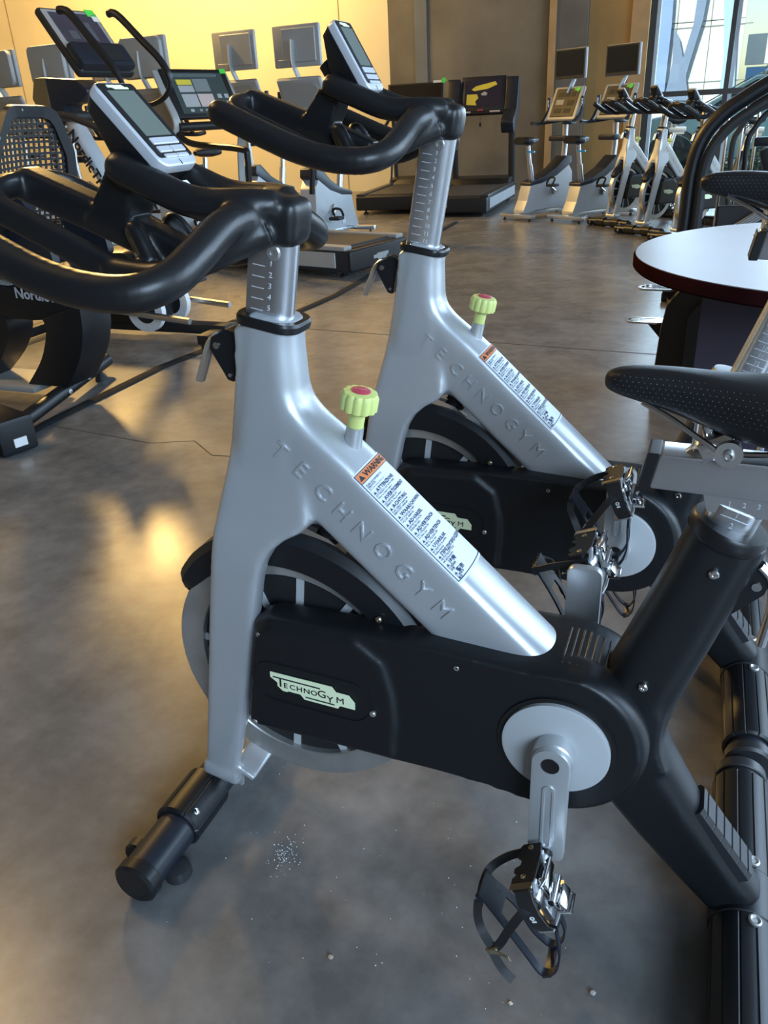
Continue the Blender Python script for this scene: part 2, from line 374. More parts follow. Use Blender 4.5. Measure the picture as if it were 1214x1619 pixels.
def frame_mesh():
    b = B()
    out = [(0.470, 0.928), (0.479, 0.856), (0.497, 0.77), (0.520, 0.67), (0.528, 0.638), (0.47, 0.634), (0.436, 0.632), (0.405, 0.638), (0.375, 0.641), (0.350, 0.634), (0.333, 0.622),
           (0.287, 0.574), (0.216, 0.506), (0.15, 0.45), (0.03, 0.44), (0.022, 0.484), (0.136, 0.592), (0.295, 0.742), (0.331, 0.774), (0.354, 0.795), (0.372, 0.816), (0.385, 0.84), (0.391, 0.865), (0.385, 0.926)]
    k0 = out.index((0.022, 0.484)); low, top = out[:k0], out[k0:]; ch = []
    for i, q in enumerate(top):                      # the flat core stays inside the rounded back
        t = (Vector(top[min(i + 1, len(top) - 1)]) - Vector(top[max(i - 1, 0)])).normalized()
        ch.append((q[0] + t.y * 0.026, q[1] - t.x * 0.026))
    b.prism(low + ch, -0.034, 0.034)
    # one smooth rounded back from the collar round the neck and down the diagonal beam
    chain = spline([(0.386, 0, 0.934), (0.3935, 0, 0.895), (0.3945, 0, 0.862), (0.386, 0, 0.831), (0.366, 0, 0.803), (0.335, 0, 0.777), (0.295, 0, 0.7435), (0.215, 0, 0.668), (0.136, 0, 0.5945), (0.027, 0, 0.4915), (-0.02, 0, 0.447)], 3)
    rings = []
    for i, p in enumerate(chain):
        t = (chain[min(i + 1, len(chain) - 1)] - chain[max(i - 1, 0)]).normalized(); n_ = Vector((t.z, 0, -t.x))
        k = interp([(0.60, 1.0), (0.72, 0.985), (0.77, 0.94), (0.81, 0.86), (0.86, 0.78), (0.93, 0.73)], p.z)
        dp = interp([(0.60, -0.110), (0.75, -0.110), (0.80, -0.075), (0.86, -0.060), (0.93, -0.055)], p.z)
        sec = [(y * k, (n - 0.004)) for y, n in SEC] + [(-0.049 * k, dp), (-0.042 * k, dp - 0.008), (0.042 * k, dp - 0.008), (0.049 * k, dp)]
        rings.append([p + Vector((0, y, 0)) + n_ * n for y, n in sec])
    b.rings(rings)
    rings = []
    for z in (0.932, 0.90, 0.84, 0.78, 0.72, 0.66):
        xf = interp([(0.638, 0.53), (0.77, 0.498), (0.856, 0.480), (0.932, 0.469)], z); xr = interp([(0.66, 0.40), (0.72, 0.385), (0.78, 0.372), (0.83, 0.385), (0.865, 0.391), (0.932, 0.383)], z)
        hw = interp([(0.66, 0.047), (0.78, 0.044), (0.85, 0.039), (0.932, 0.036)], z)
        rings.append([(x, y, z) for x, y in rrect((xf + xr) / 2, 0, xf - xr, 2 * hw, 0.030, 6)])
    b.rings(rings)
    for s in (1, -1):
        rings = []
        for z in (0.105, 0.17, 0.233, 0.33, 0.45, 0.54, 0.575, 0.60, 0.62, 0.635, 0.65, 0.68, 0.71, 0.75):
            xf = interp([(0.105, 0.640), (0.63, 0.533), (0.75, 0.500)], z)
            xr = interp([(0.105, 0.574), (0.233, 0.538), (0.4, 0.496), (0.54, 0.464), (0.575, 0.452), (0.60, 0.437), (0.62, 0.414), (0.635, 0.386), (0.65, 0.372), (0.71, 0.375), (0.75, 0.39)], z)
            yo = interp([(0.105, 0.058), (0.233, 0.062), (0.45, 0.069), (0.57, 0.072), (0.61, 0.069), (0.65, 0.060), (0.70, 0.050), (0.75, 0.040)], z)
            yi = interp([(0.105, 0.034), (0.58, 0.036), (0.66, 0.012), (0.75, 0.0)], z)
            rings.append([(x, s * y, z) for x, y in rrect((xf + xr) / 2, (yo + yi) / 2, xf - xr, yo - yi, 0.009, 3)])
        b.rings(rings)
    b.box((0.606, 0, 0.102), (0.075, 0.124, 0.030), Matrix.Rotation(-0.2, 3, 'Y'), 0.006)
    b.box((0.56, 0, 0.115), (0.05, 0.11, 0.014), Matrix.Rotation(-0.5, 3, 'Y'))
    return b.remesh('frame', 0.0042, 12)

def bvh_of(me):
    return BVHTree.FromPolygons([v.co for v in me.vertices], [p.vertices[:] for p in me.polygons])

def lettering_mesh():
    tree = bvh_of(cached('frame', frame_mesh)); bm = bmesh.new()
    pos = [(0.4205, 0.7485), (0.3895, 0.7235), (0.357, 0.694), (0.3285, 0.6665), (0.300, 0.640), (0.2695, 0.6135), (0.2395, 0.585), (0.2125, 0.559), (0.1825, 0.5325)]
    ex = Vector((-0.738, 0, -0.675)); ey = Vector((-0.675, 0, 0.738))
    for ch, (x, z) in zip('TECHNOGYM', pos):
        t = text_bm(ch, 0.0365, 0.0008, -0.0002, 'CENTER')
        bmesh.ops.transform(t, matrix=basis(ex, ey, Vector((x, 0, z))), verts=t.verts)
        for v in t.verts:
            hit = tree.ray_cast(Vector((v.co.x, 0.3, v.co.z)), Vector((0, -1, 0)))[0]
            v.co.y = (hit.y if hit else 0.049) + (0.0026 if v.co.y > 0 else -0.001)
        me = bpy.data.meshes.new('q'); t.to_mesh(me); t.free(); bm.from_mesh(me); bpy.data.meshes.remove(me)
    me = bpy.data.meshes.new('lettering'); bm.to_mesh(me); bm.free(); return me

def sticker_point(a, t, lift):
    """a = distance across the beam from the near lower edge, t = distance down the beam from the sticker's top"""
    lens = [0]; 
    for p, q in zip(SEC[:-1], SEC[1:]): lens.append(lens[-1] + math.dist(p, q))
    a += 0.0255; i = 0
    while i < len(lens) - 2 and a > lens[i + 1]: i += 1
    f = (a - lens[i]) / (lens[i + 1] - lens[i]); p, q = SEC[i], SEC[i + 1]
    y = p[0] + (q[0] - p[0]) * f; n = p[1] + (q[1] - p[1]) * f
    nd = Vector((0, -(q[1] - p[1]), 0)) + BN * (-(p[0] - q[0]) * -1); nd.normalize()
    base = B0 + BT * (0.0495 + t) + Vector((0, y, 0)) + BN * n
    return base + (Vector((0, (q[1] - p[1]), 0)) + BN * (p[0] - q[0])).normalized() * lift, (Vector((0, q[1] - p[1], 0)) + BN * (p[0] - q[0])).normalized()
STW, STH = 0.103, 0.212
def sticker_snap(a, t, lift, tree):
    p, nd = sticker_point(a, t, 0)
    h = tree.ray_cast(p + nd * 0.03, -nd)[0]
    return (h if h is not None and (h - p).length < 0.012 else p) + nd * lift
def sticker_mesh(a0, a1, t0, t1, lift):
    tree = CACHE['bvh']; b = B(); vs = []
    na, ntt = max(2, int((a1 - a0) / 0.006)), max(2, int((t1 - t0) / 0.012))
    for i in range(na + 1):
        vs.append([b.bm.verts.new(sticker_snap(a0 + (a1 - a0) * i / na, t0 + (t1 - t0) * j / ntt, lift, tree)) for j in range(ntt + 1)])
    for i in range(na):
        for j in range(ntt): b.bm.faces.new((vs[i][j], vs[i + 1][j], vs[i + 1][j + 1], vs[i][j + 1]))
    return b.mesh('sticker')
def sticker_text():
    tree = CACHE['bvh']; bm = bmesh.new()
    def put(s, size, a, t, bold=0.0):
        q = text_bm(s, size, 0, bold, res=1)
        bmesh.ops.subdivide_edges(q, edges=[e for e in q.edges if e.calc_length() > 0.004], cuts=1)
        for v in q.verts: v.co = sticker_snap(a + v.co.x, t - v.co.y, 0.0016, tree)
        me = bpy.data.meshes.new('q'); q.to_mesh(me); q.free(); bm.from_mesh(me); bpy.data.meshes.remove(me)
    def tri(a, t, s):
        for pts in ([(0, 0), (s, 0), (s / 2, -s * 0.9)],):
            vs = [bm.verts.new(sticker_snap(a + x, t + y, 0.0016, tree)) for x, y in pts]; bm.faces.new(vs)
    words = [('ATTENZIONE', 'ATTREZZO DA NON USARE', 'Non eccedere quanto'), ('AVERTISSEMENT', 'CET APPAREIL EST', 'SERIEUX. Ne pas utiliser'), ('ACHTUNG', 'DAS GERAT DARF NUR', 'BENUTZT WERDEN'),
             ('WAARSCHUWING', 'DIT TOESTEL IS NIET', 'VOOR GEBRUIK'), ('ADVARSEL', 'DETTE UDSTYR MA', 'IKKE BRUGES'), ('ADVERTENCIA', 'NO UTILIZAR SIN', 'Se debe leer'),
             ('ADVERTENCIA', 'NAO UTILIZAR SEM', 'Nao deve usar'), ('UYARILAR', 'BU ALETI KULLANMA', 'kullanmayiniz'), ('\u041f\u0420\u0415\u0414\u0423\u041f\u0420\u0415\u0416\u0414\u0415\u041d\u0418\u0415', '\u041d\u0415 \u041f\u041e\u041b\u042c\u0417\u0423\u0419\u0422\u0415\u0421\u042c', '\u043d\u0435 \u0434\u043e\u043f\u0443\u0441\u043a\u0430\u0442\u044c'),
             ('\u6ce8\u610f', '\u4f7f\u7528\u524d\u8aad', '\u6ce8\u610f'), ('\u8b66\u544a', '\u4f7f\u7528\u524d\u8bfb', '\u8b66\u544a')]
    put('THIS EQUIPMENT IS', 0.0042, 0.006, 0.0255, 0.00006); put('SERIOUS.', 0.0042, 0.006, 0.0290, 0.00006); put('Do not exceed the use', 0.0036, 0.006, 0.0325)
    for i, (w1, w2, w3) in enumerate(words):
        t = 0.0405 + i * 0.0158
        tri(0.006, t, 0.0045); put(w1, 0.0076, 0.0125, t, 0.00022)
        put(w2, 0.0038, 0.006, t + 0.0042, 0.00005); put(w3, 0.0038, 0.006, t + 0.0080, 0.00005)
    me = bpy.data.meshes.new('warning_text'); bm.to_mesh(me); bm.free(); return me
def warning_word():
    tree = CACHE['bvh']; bm = text_bm('WARNING', 0.0125, 0, 0.0003)
    for v in bm.verts: v.co = sticker_snap(0.0165 + v.co.x, 0.0145 - v.co.y, 0.0022, tree)
    vs = [bm.verts.new(sticker_snap(0.0055 + x, 0.0145 + y, 0.0022, tree)) for x, y in ((0, 0), (0.009, 0), (0.0045, -0.0085))]; bm.faces.new(vs)
    me = bpy.data.meshes.new('warning_word'); bm.to_mesh(me); bm.free(); return me
def sticker_border():
    tree = CACHE['bvh']; b = B()
    def strip(a0, a1, t0, t1):
        n = max(1, int(max(a1 - a0, t1 - t0) / 0.006)); along = (t1 - t0) > (a1 - a0); p = []
        for i in range(n + 1):
            f = i / n
            if along: p.append([b.bm.verts.new(sticker_snap(a, t0 + (t1 - t0) * f, 0.0015, tree)) for a in (a0, a1)])
            else: p.append([b.bm.verts.new(sticker_snap(a0 + (a1 - a0) * f, t, 0.0015, tree)) for t in (t0, t1)])
        for x, y in zip(p[:-1], p[1:]): b.bm.faces.new((x[0], x[1], y[1], y[0]))
    strip(0.0022, 0.0034, 0.003, STH - 0.004); strip(0.0022, STW - 0.004, STH - 0.0052, STH - 0.004); strip(0.0022, STW - 0.004, 0.0025, 0.0035)
    strip(0.0022, STW - 0.004, 0.0175, 0.0185)
    return b.mesh('sticker_border')

FW = (0.443, 0.352)
def flywheel_rim(): return B().ring((FW[0], 0, FW[1]), (0, 1, 0), 0.180, 0.224, -0.020, 0.020, 72).bevel(0.002, 1).mesh('rim')
def flywheel_web(): return B().lathe([(0.182, -0.007), (0.182, 0.007), (0.05, 0.011), (0.05, -0.011)], (FW[0], 0, FW[1]), (0, 1, 0), 48).lathe([(0.035, -0.035), (0.035, 0.035)], (FW[0], 0, FW[1]), (0, 1, 0), 24).mesh('web')
def spoke_mesh(k):
    b = B(); a = k * PI / 6 + 0.12
    for off in (-0.020, 0.020):
        d = Vector((math.cos(a), 0, math.sin(a))); n = Vector((-d.z, 0, d.x))
        b.box(Vector((FW[0], 0, FW[1])) + d * 0.135 + n * off * 0.0, (0.09, 0.021, 0.013), Matrix((d, Vector((0, 1, 0)), -n)).transposed())
        break
    return b.mesh('spoke')
def fender_mesh():
    b = B(); N = 34; rings = []
    for i in range(N + 1):
        t = i / N; a = math.radians(33 + (150 - 33) * t)
        ro = interp([(0, 0.240), (0.03, 0.252), (0.15, 0.258), (0.5, 0.264), (1, 0.262)], t); ri = interp([(0, 0.231), (0.03, 0.219), (0.1, 0.213), (0.3, 0.208), (1, 0.205)], t)
        hw = interp([(0, 0.022), (0.05, 0.033), (0.2, 0.035), (1, 0.042)], t)
        d = Vector((math.cos(a), 0, math.sin(a))); c = Vector((FW[0], 0, FW[1]))
        if i == 0: ro -= 0.006
        q = [(-hw, ri), (-hw, ro - 0.012), (-hw + 0.012, ro), (hw - 0.012, ro), (hw, ro - 0.012), (hw, ri), (hw - 0.006, ri), (hw - 0.006, ro - 0.012), (-hw + 0.006, ro - 0.012), (-hw + 0.006, ri)]
        rings.append([c + d * r + Vector((0, y, 0)) for y, r in q])
    b.rings(rings)
    return b.mesh('fender')

def guard_mesh():
    b = B()
    face = [(0.452, 0.492), (0.478, 0.475), (0.490, 0.41), (0.514, 0.285), (0.508, 0.268), (0.272, 0.262), (0.107, 0.256), (0.02, 0.243)] + arc((0, 0.367), 0.124, -80, -180, 14)[1:] + arc((0, 0.367), 0.124, 180, 100, 12)[1:-1] + [(0.0, 0.487), (0.04, 0.485), (0.18, 0.494), (0.30, 0.495)]
    def grow(o, k):
        c = Vector((0.2, 0.375)); return [tuple(c + (Vector(p) - c) * k) for p in o]
    b.rings([[(x, 0.028, z) for x, z in face], [(x, 0.064, z) for x, z in face], [(x, 0.0755, z) for x, z in grow(face, 0.985)], [(x, 0.081, z) for x, z in grow(face, 0.965)]])
    rear = arc((0, 0.367), 0.1185, -90, -270, 24) + [(0.16, 0.488), (0.20, 0.465), (0.21, 0.40), (0.19, 0.31), (0.15, 0.272)]
    b.rings([[(x * 0.97, -0.078, 0.367 + (z - 0.367) * 0.96) for x, z in rear], [(x, -0.066, z) for x, z in rear], [(x, 0.06, z) for x, z in rear]])
    # shallow step where the flywheel cover ends
    b.prism([(0.503, 0.275), (0.482, 0.41), (0.470, 0.462), (0.448, 0.478), (0.30, 0.482), (0.258, 0.45), (0.246, 0.40), (0.243, 0.35), (0.250, 0.272)], 0.05, 0.0885)
    return b.remesh('guard', 0.0045, 4)
def disc_mesh(): return B().lathe([(0.0757, -0.008), (0.0757, 0.003), (0.072, 0.0045), (0.0, 0.0045)], (0, 0.0865, 0.367), (0, 1, 0), 64).mesh('disc')
def disc_ring(): return B().ring((0, 0.0865, 0.367), (0, 1, 0), 0.0765, 0.083, -0.008, -0.0025, 64).mesh('ring')

# badge: plate, letters and lines in its own plane (u forward-to-rear, v up), metres
def badge_frame(s=1): return basis((-1, 0, -0.05), (-0.05, 0, 1), Vector((0.378, 0.0904, 0.3745)))
def badge_plate():
    o = [(-0.071, 0.020), (0.036, 0.021), (0.042, 0.0125), (0.064, 0.0125), (0.074, 0.000), (0.074, -0.0125), (0.049, -0.0125), (0.0455, -0.0185), (-0.012, -0.0185), (-0.019, -0.0105), (-0.040, -0.0105), (-0.042, -0.0125), (-0.050, -0.0125), (-0.059, -0.005), (-0.059, 0.002), (-0.071, 0.010)]
    b = B(); b.prism(o, 0, 0.0012, 'xy'); b.xf(badge_frame()); return b.mesh('badge')
def badge_ink():
    bm = bmesh.new()
    def put(s, size, x, y, bold=0.0):
        q = text_bm(s, size, 0.0002, bold); bmesh.ops.transform(q, matrix=badge_frame() @ Matrix.Translation((x, y, 0.0016)) @ Matrix.Diagonal((1.12, 1, 1, 1)), verts=q.verts)
        me = bpy.data.meshes.new('q'); q.to_mesh(me); q.free(); bm.from_mesh(me); bpy.data.meshes.remove(me)
    for i, (ch, sz, x, y) in enumerate([('E', .0135, -.0478, -.0045), ('C', .0135, -.0375, -.0045), ('H', .0135, -.0255, -.0045), ('N', .0135, -.0132, -.0045), ('O', .0135, -.0010, -.0045), ('G', .0195, .0105, -.0045), ('Y', .0170, .0268, -.010), ('M', .0165, .0425, -.0070), ('T', .001, 0, 0)]):
        if ch != 'T': put(ch, sz, x, y, 0.00012 if ch != 'M' else 0.0)
    b = B()
    for x0, x1, y0, y1 in ((-0.066, 0.016, 0.0108, 0.0132), (-0.0545, -0.0515, -0.0045, 0.0115), (-0.010, 0.040, -0.0138, -0.0116)):
        b.box(((x0 + x1) / 2, (y0 + y1) / 2, 0.0016), (x1 - x0, y1 - y0, 0.0004))
    b.xf(badge_frame()); me = bpy.data.meshes.new('q'); b.bm.to_mesh(me); b.bm.free(); bm.from_mesh(me)
    me = bpy.data.meshes.new('badge_ink'); bm.to_mesh(me); bm.free(); return me
def badge_oval():
    b = B(); o = rrect(-0.002, 0, 0.205, 0.075, 0.0372, 10); i = rrect(-0.002, 0, 0.2035, 0.0735, 0.0365, 10)
    b.rings([[(x, y, -0.001) for x, y in o], [(x, y, 0.0004) for x, y in o], [(x, y, 0.0004) for x, y in i], [(x, y, -0.001) for x, y in i]], True, False, True)
    b.xf(badge_frame()); return b.mesh('oval')

def screw_mesh(): return B().lathe([(0.0052, -0.002), (0.0052, 0.0015), (0.0035, 0.003), (0.0018, 0.003), (0.0015, 0.0015)], (0, 0, 0), (0, 1, 0), 12).mesh('screw')

def rear_frame_mesh():
    b = B()
    path = [((-0.184, 0.700), 0.0475, 0.040), ((-0.165, 0.640), 0.0475, 0.041), ((-0.135, 0.545), 0.050, 0.043), ((-0.103, 0.45), 0.052, 0.046), ((-0.085, 0.38), 0.056, 0.05)]
    def sec(c, d, hx, hy):
        d = Vector((d[0], 0, d[1])).normalized(); n = Vector((d.z, 0, -d.x)); c = Vector((c[0], 0, c[1]))
        return [c + n * x + Vector((0, y, 0)) for x, y in rrect(0, 0, 2 * hx, 2 * hy, min(hx, hy) * 0.75, 5)]
    b.rings([sec(c, (-0.315, 0.949), hx, hy) for c, hx, hy in path])
    leg = [((-0.075, 0.36), 0.068, 0.05), ((-0.105, 0.295), 0.064, 0.046), ((-0.160, 0.215), 0.056, 0.040), ((-0.215, 0.145), 0.050, 0.036), ((-0.275, 0.075), 0.044, 0.034)]
    b.rings([sec(c, (0.62, 0.78), hx, hy) for c, hx, hy in leg])
    b.prism([(-0.06, 0.45), (-0.138, 0.42), (-0.136, 0.38), (-0.140, 0.35), (-0.150, 0.325), (-0.06, 0.25), (0.0, 0.33), (0.0, 0.42)], -0.045, 0.045)
    return b.remesh('rear_frame', 0.005, 14)

def bar_tube(x, z, r, hy): return B().lathe([(r, -hy), (r, hy)], (x, 0, z), (0, 1, 0), 28).mesh('bar')
def bar_cap(x, z, r, s, y):
    return B().lathe([(r, -0.012), (r + 0.002, -0.010), (r + 0.002, 0.010), (r - 0.004, 0.0145), (0.004, 0.015)], (x, s * y, z), (0, s, 0), 28).mesh('cap')
def sleeve_mesh(x, z, r, y0, y1, n=8, a0=-40, a1=220, rib=True):
    b = B(); ring = []
    N = 144
    def rad(t):
        q = r
        if rib and a0 < t < a1:
            ph = ((t - a0) / (a1 - a0) * n) % 1
            if ph < 0.10: q = r - 0.0018
        return q
    def sec(y, k): return [(x + rad(i * 360 / N) * k * math.cos(math.radians(i * 360 / N)), y, z + rad(i * 360 / N) * k * math.sin(math.radians(i * 360 / N))) for i in range(N)]
    ys = sorted((y0, y1))
    b.rings([sec(ys[0], 0.9), sec(ys[0] + 0.004, 1), sec(ys[1] - 0.004, 1), sec(ys[1], 0.9)])
    return b.mesh('sleeve', True, 25)

def pad_mesh():
    """ribbed rubber pad on the upper rear face of the rear leg, meeting the stabilizer"""
    b = B(); d = Vector((-0.62, 0, -0.78)).normalized(); n = Vector((-0.78, 0, 0.62)).normalized()
    rings = []
    N = 90
    for i in range(N + 1):
        t = i / N; c = Vector((-0.165, 0, 0.222)) + d * (0.0 + 0.135 * t)
        h0 = interp([(0, 0.0545), (1, 0.0495)], t); h = h0 + (-0.0022 if i % 15 in (7, 8) and 4 < i < 86 else 0)
        wv = 0.029
        rings.append([c + Vector((0, y, 0)) + n * hh for y, hh in ((wv, h0 - 0.024), (wv, h0 - 0.006), (wv - 0.008, h), (-wv + 0.008, h), (-wv, h0 - 0.006), (-wv, h0 - 0.024))])
    b.rings(rings); return b.mesh('pad', True, 30)

def handlebar_mesh():
    b = B()
    def beam(pts, wd, ht, r=0.008):
        pts = [Vector(p) for p in pts]; rings = []
        for i, p in enumerate(pts):
            t = (pts[min(i + 1, len(pts) - 1)] - pts[max(i - 1, 0)]).normalized(); u = Vector((0, 0, 1)); sd = t.cross(u).normalized(); u = sd.cross(t)
            rings.append([p + sd * x + u * y for x, y in rrect(0, 0, wd, ht, r, 3)])
        b.rings(rings)
    b.box((0.404, 0, 1.062), (0.080, 0.062, 0.062), Matrix.Rotation(-0.18, 3, 'Y'), 0.020, 3)
    for s in (1, -1):
        b.tube(spline([(0.408, s * 0.0, 1.066), (0.426, s * 0.045, 1.067), (0.436, s * 0.085, 1.059), (0.438, s * 0.145, 1.036), (0.446, s * 0.190, 1.018), (0.475, s * 0.220, 1.009), (0.53, s * 0.231, 1.013), (0.59, s * 0.232, 1.028), (0.645, s * 0.230, 1.050), (0.70, s * 0.226, 1.074), (0.742, s * 0.221, 1.092)], 5), 0.0222, 14)
        b.ball((0.742, s * 0.221, 1.092), 0.0218)
        b.tube(spline([(0.395, s * 0.018, 1.078), (0.43, s * 0.036, 1.082), (0.494, s * 0.044, 1.086), (0.557, s * 0.045, 1.110), (0.600, s * 0.043, 1.128)], 5), 0.0205, 14)
        b.ball((0.602, s * 0.042, 1.128), 0.0205)
        beam([(0.600, s * 0.085, 1.006), (0.69, s * 0.088, 1.048), (0.772, s * 0.088, 1.085)], 0.026, 0.036)
        beam(spline([(0.772, s * 0.088, 1.086), (0.790, s * 0.075, 1.098), (0.800, s * 0.045, 1.108), (0.797, s * 0.0, 1.110)], 4), 0.030, 0.034)
        b.tube(spline([(0.405, s * 0.03, 1.050), (0.47, s * 0.085, 1.022), (0.53, s * 0.092, 1.003), (0.61, s * 0.085, 1.008)], 5), 0.0195, 10)
        b.tube(spline([(0.585, s * 0.035, 1.010), (0.600, s * 0.040, 1.048), (0.590, s * 0.046, 1.052), (0.565, s * 0.056, 1.010)], 4), 0.012, 8)
    beam([(0.545, 0, 1.010), (0.59, 0, 1.030), (0.69, 0, 1.070), (0.800, 0, 1.112)], 0.046, 0.046)
    b.rings([[(x, y, z) for x, z, y in ((0.634, 1.126, 0.036), (0.634, 1.126, -0.036), (0.590, 1.118, -0.036), (0.590, 1.118, 0.036))],
             [(x, y, z) for x, z, y in ((0.690, 1.062, 0.026), (0.690, 1.062, -0.026), (0.628, 1.038, -0.026), (0.628, 1.038, 0.026))]])
    b.tube([(0.602, 0.044, 1.128), (0.602, -0.044, 1.128)], 0.0215, 12)
    b.tube([(0.585, 0.095, 1.004), (0.585, -0.095, 1.004)], 0.016, 10)
    return b.remesh('handlebar', 0.0042, 4)

def console_parts(root, loc, tilt=0.0):
    ctr = Vector((0.585 - (0.016 if tilt else 0), 0.002, 1.172)); up = Vector((0.087, 0, 0.0955)).normalized()
    if tilt:
        up = (Matrix.Rotation(-tilt, 3, 'Y') @ up)
    m = basis((0, -1, 0), up, ctr)     # local x right, y up the face, z out of the face
    def wrap(b): b.xf(m); return b
    key = 'con%.2f' % tilt
    shell = part('console', cached(key + 'shell', lambda: wrap(B().prism(rrect(0, 0, 0.083, 0.134, 0.014), -0.007, 0.010, 'xy').bevel(0.005, 3, 0.9)).mesh('shell')), KEYS, root, loc)
    part('console_back', cached(key + 'back', lambda: wrap(B().rings([[(x, y, -0.006) for x, y in rrect(0, 0, 0.082, 0.132, 0.012)], [(x, y - 0.002, -0.022) for x, y in rrect(0, 0, 0.078, 0.124, 0.012)], [(x, y - 0.02, -0.046) for x, y in rrect(0, 0, 0.052, 0.07, 0.01)]])).mesh('back')), BLACK, shell)
    part('bezel', cached(key + 'bez', lambda: wrap(B().prism(rrect(0, 0.004, 0.074, 0.118, 0.005), 0.008, 0.0108, 'xy')).mesh('bez')), BLACKS, shell)
    part('display', cached(key + 'lcd', lambda: wrap(B().box((0, 0.015, 0.0110), (0.054, 0.072, 0.001))).mesh('lcd')), LCD, shell)
    part('logo_patch', cached(key + 'logo', lambda: wrap(B().prism([(-0.02, 0.060), (0.010, 0.060), (0.014, 0.0565), (0.02, 0.0565), (0.02, 0.0535), (-0.008, 0.0535), (-0.012, 0.056), (-0.02, 0.056)], 0.0105, 0.0115, 'xy')).mesh('logo')), BADGE, shell)
    for i, (x, y, sx, sy) in enumerate([(0, -0.030, 0.056, 0.0105), (-0.0145, -0.0430, 0.027, 0.0095), (0.0145, -0.0430, 0.027, 0.0095), (-0.0130, -0.0535, 0.0245, 0.0058), (0.0130, -0.0535, 0.0245, 0.0058)]):
        part('button', cached(key + 'k%d' % i, lambda: wrap(B().box((x, y, 0.0115), (sx, sy, 0.003), None, 0.001, 1)).mesh('k')), KEYS, shell)
    part('seam', cached(key + 'seam', lambda: wrap(B().box((0, -0.0625, 0.0101), (0.0006, 0.008, 0.001))).mesh('seam')), BLACKM, shell)
    post = part('console_mount', cached('conmount', lambda: B().tube(spline([(0.600, 0, 1.118), (0.605, 0, 1.145), (0.62, 0, 1.172)], 4), [0.026] * 9, 14, (1.0, 0.8)).mesh('mount')), BLACK, root, loc)
    part('sensor_tag', cached('contag', lambda: B().box((0.5305, 0.006, 1.1055), (0.008, 0.012, 0.004), Matrix.Rotation(-0.8, 3, 'Y')).mesh('tag')), WHITE, post)
    return shell

def post_mesh():
    b = B(); rings = []
    for t in (0.0, 0.34):
        c = Vector((0.4065, 0, 1.045)) - AX * t; fx = Vector((0.983, 0, 0.185))
        rings.append([c + fx * x + Vector((0, y, 0)) for x, y in [(0.033, 0.014), (0.030, 0.0185), (-0.008, 0.0185), (-0.022, 0.015), (-0.031, 0.006), (-0.033, 0), (-0.031, -0.006), (-0.022, -0.015), (-0.008, -0.0185), (0.030, -0.0185), (0.033, -0.014)]])
    return b.rings(rings).mesh('post', True, 50)
def post_marks():
    bm = bmesh.new(); ex = Vector((-0.983, 0, -0.185))
    for i in range(13):
        c = Vector((0.4065, 0.0187, 1.045)) - AX * (0.040 + i * 0.0146)
        q = text_bm(str(i + 1), 0.0105, 0.0002, 0.0); bmesh.ops.transform(q, matrix=basis(ex, AX, c + Vector((0.983, 0, 0.185)) * -0.001), verts=q.verts)
        me = bpy.data.meshes.new('q'); q.to_mesh(me); q.free(); bm.from_mesh(me); bpy.data.meshes.remove(me)
        k = B().box(c - AX * 0.0015 + Vector((0.983, 0, 0.185)) * 0.014, (0.018, 0.0006, 0.0009), Matrix.Rotation(-0.186, 3, 'Y'))
        me = bpy.data.meshes.new('q'); k.bm.to_mesh(me); k.bm.free(); bm.from_mesh(me); bpy.data.meshes.remove(me)
    me = bpy.data.meshes.new('scale'); bm.to_mesh(me); bm.free(); return me
def bolt_mesh(r=0.0075): return B().lathe([(r, -0.002), (r, 0.002), (r * 0.75, 0.0035), (r * 0.35, 0.0035), (r * 0.3, 0.001)], (0, 0, 0), (0, 1, 0), 18).mesh('bolt')

def crank_arm_mesh():
    """local origin at the crank axis, arm pointing to -z"""
    o = arc((0, 0), 0.0265, 0, 180, 14) + [(-0.0265, -0.150)] + arc((-0.0135, -0.168), 0.013, 180, 270, 5) + arc((0.0135, -0.168), 0.013, 270, 360, 5) + [(0.0265, -0.150)]
    i1 = arc((0, -0.045), 0.0085, 0, 180, 8) + arc((0, -0.148), 0.0085, 180, 360, 8)
    b = B(); b.prism(o, -0.009, 0.0055).bevel(0.003, 2, 0.9)
    b.rings([[(x, 0.0053, z) for x, z in i1], [(x, 0.0075, z) for x, z in i1], [(x * 0.62, 0.0075, -0.0965 + (z + 0.0965) * 0.955) for x, z in i1], [(x * 0.55, 0.0053, -0.0965 + (z + 0.0965) * 0.95) for x, z in i1]], True, False, True)
    b.lathe([(0.029, -0.030), (0.029, -0.006), (0.027, -0.004)], (0, 0, 0), (0, 1, 0), 32)
    return b.mesh('crank_arm', True, 40)

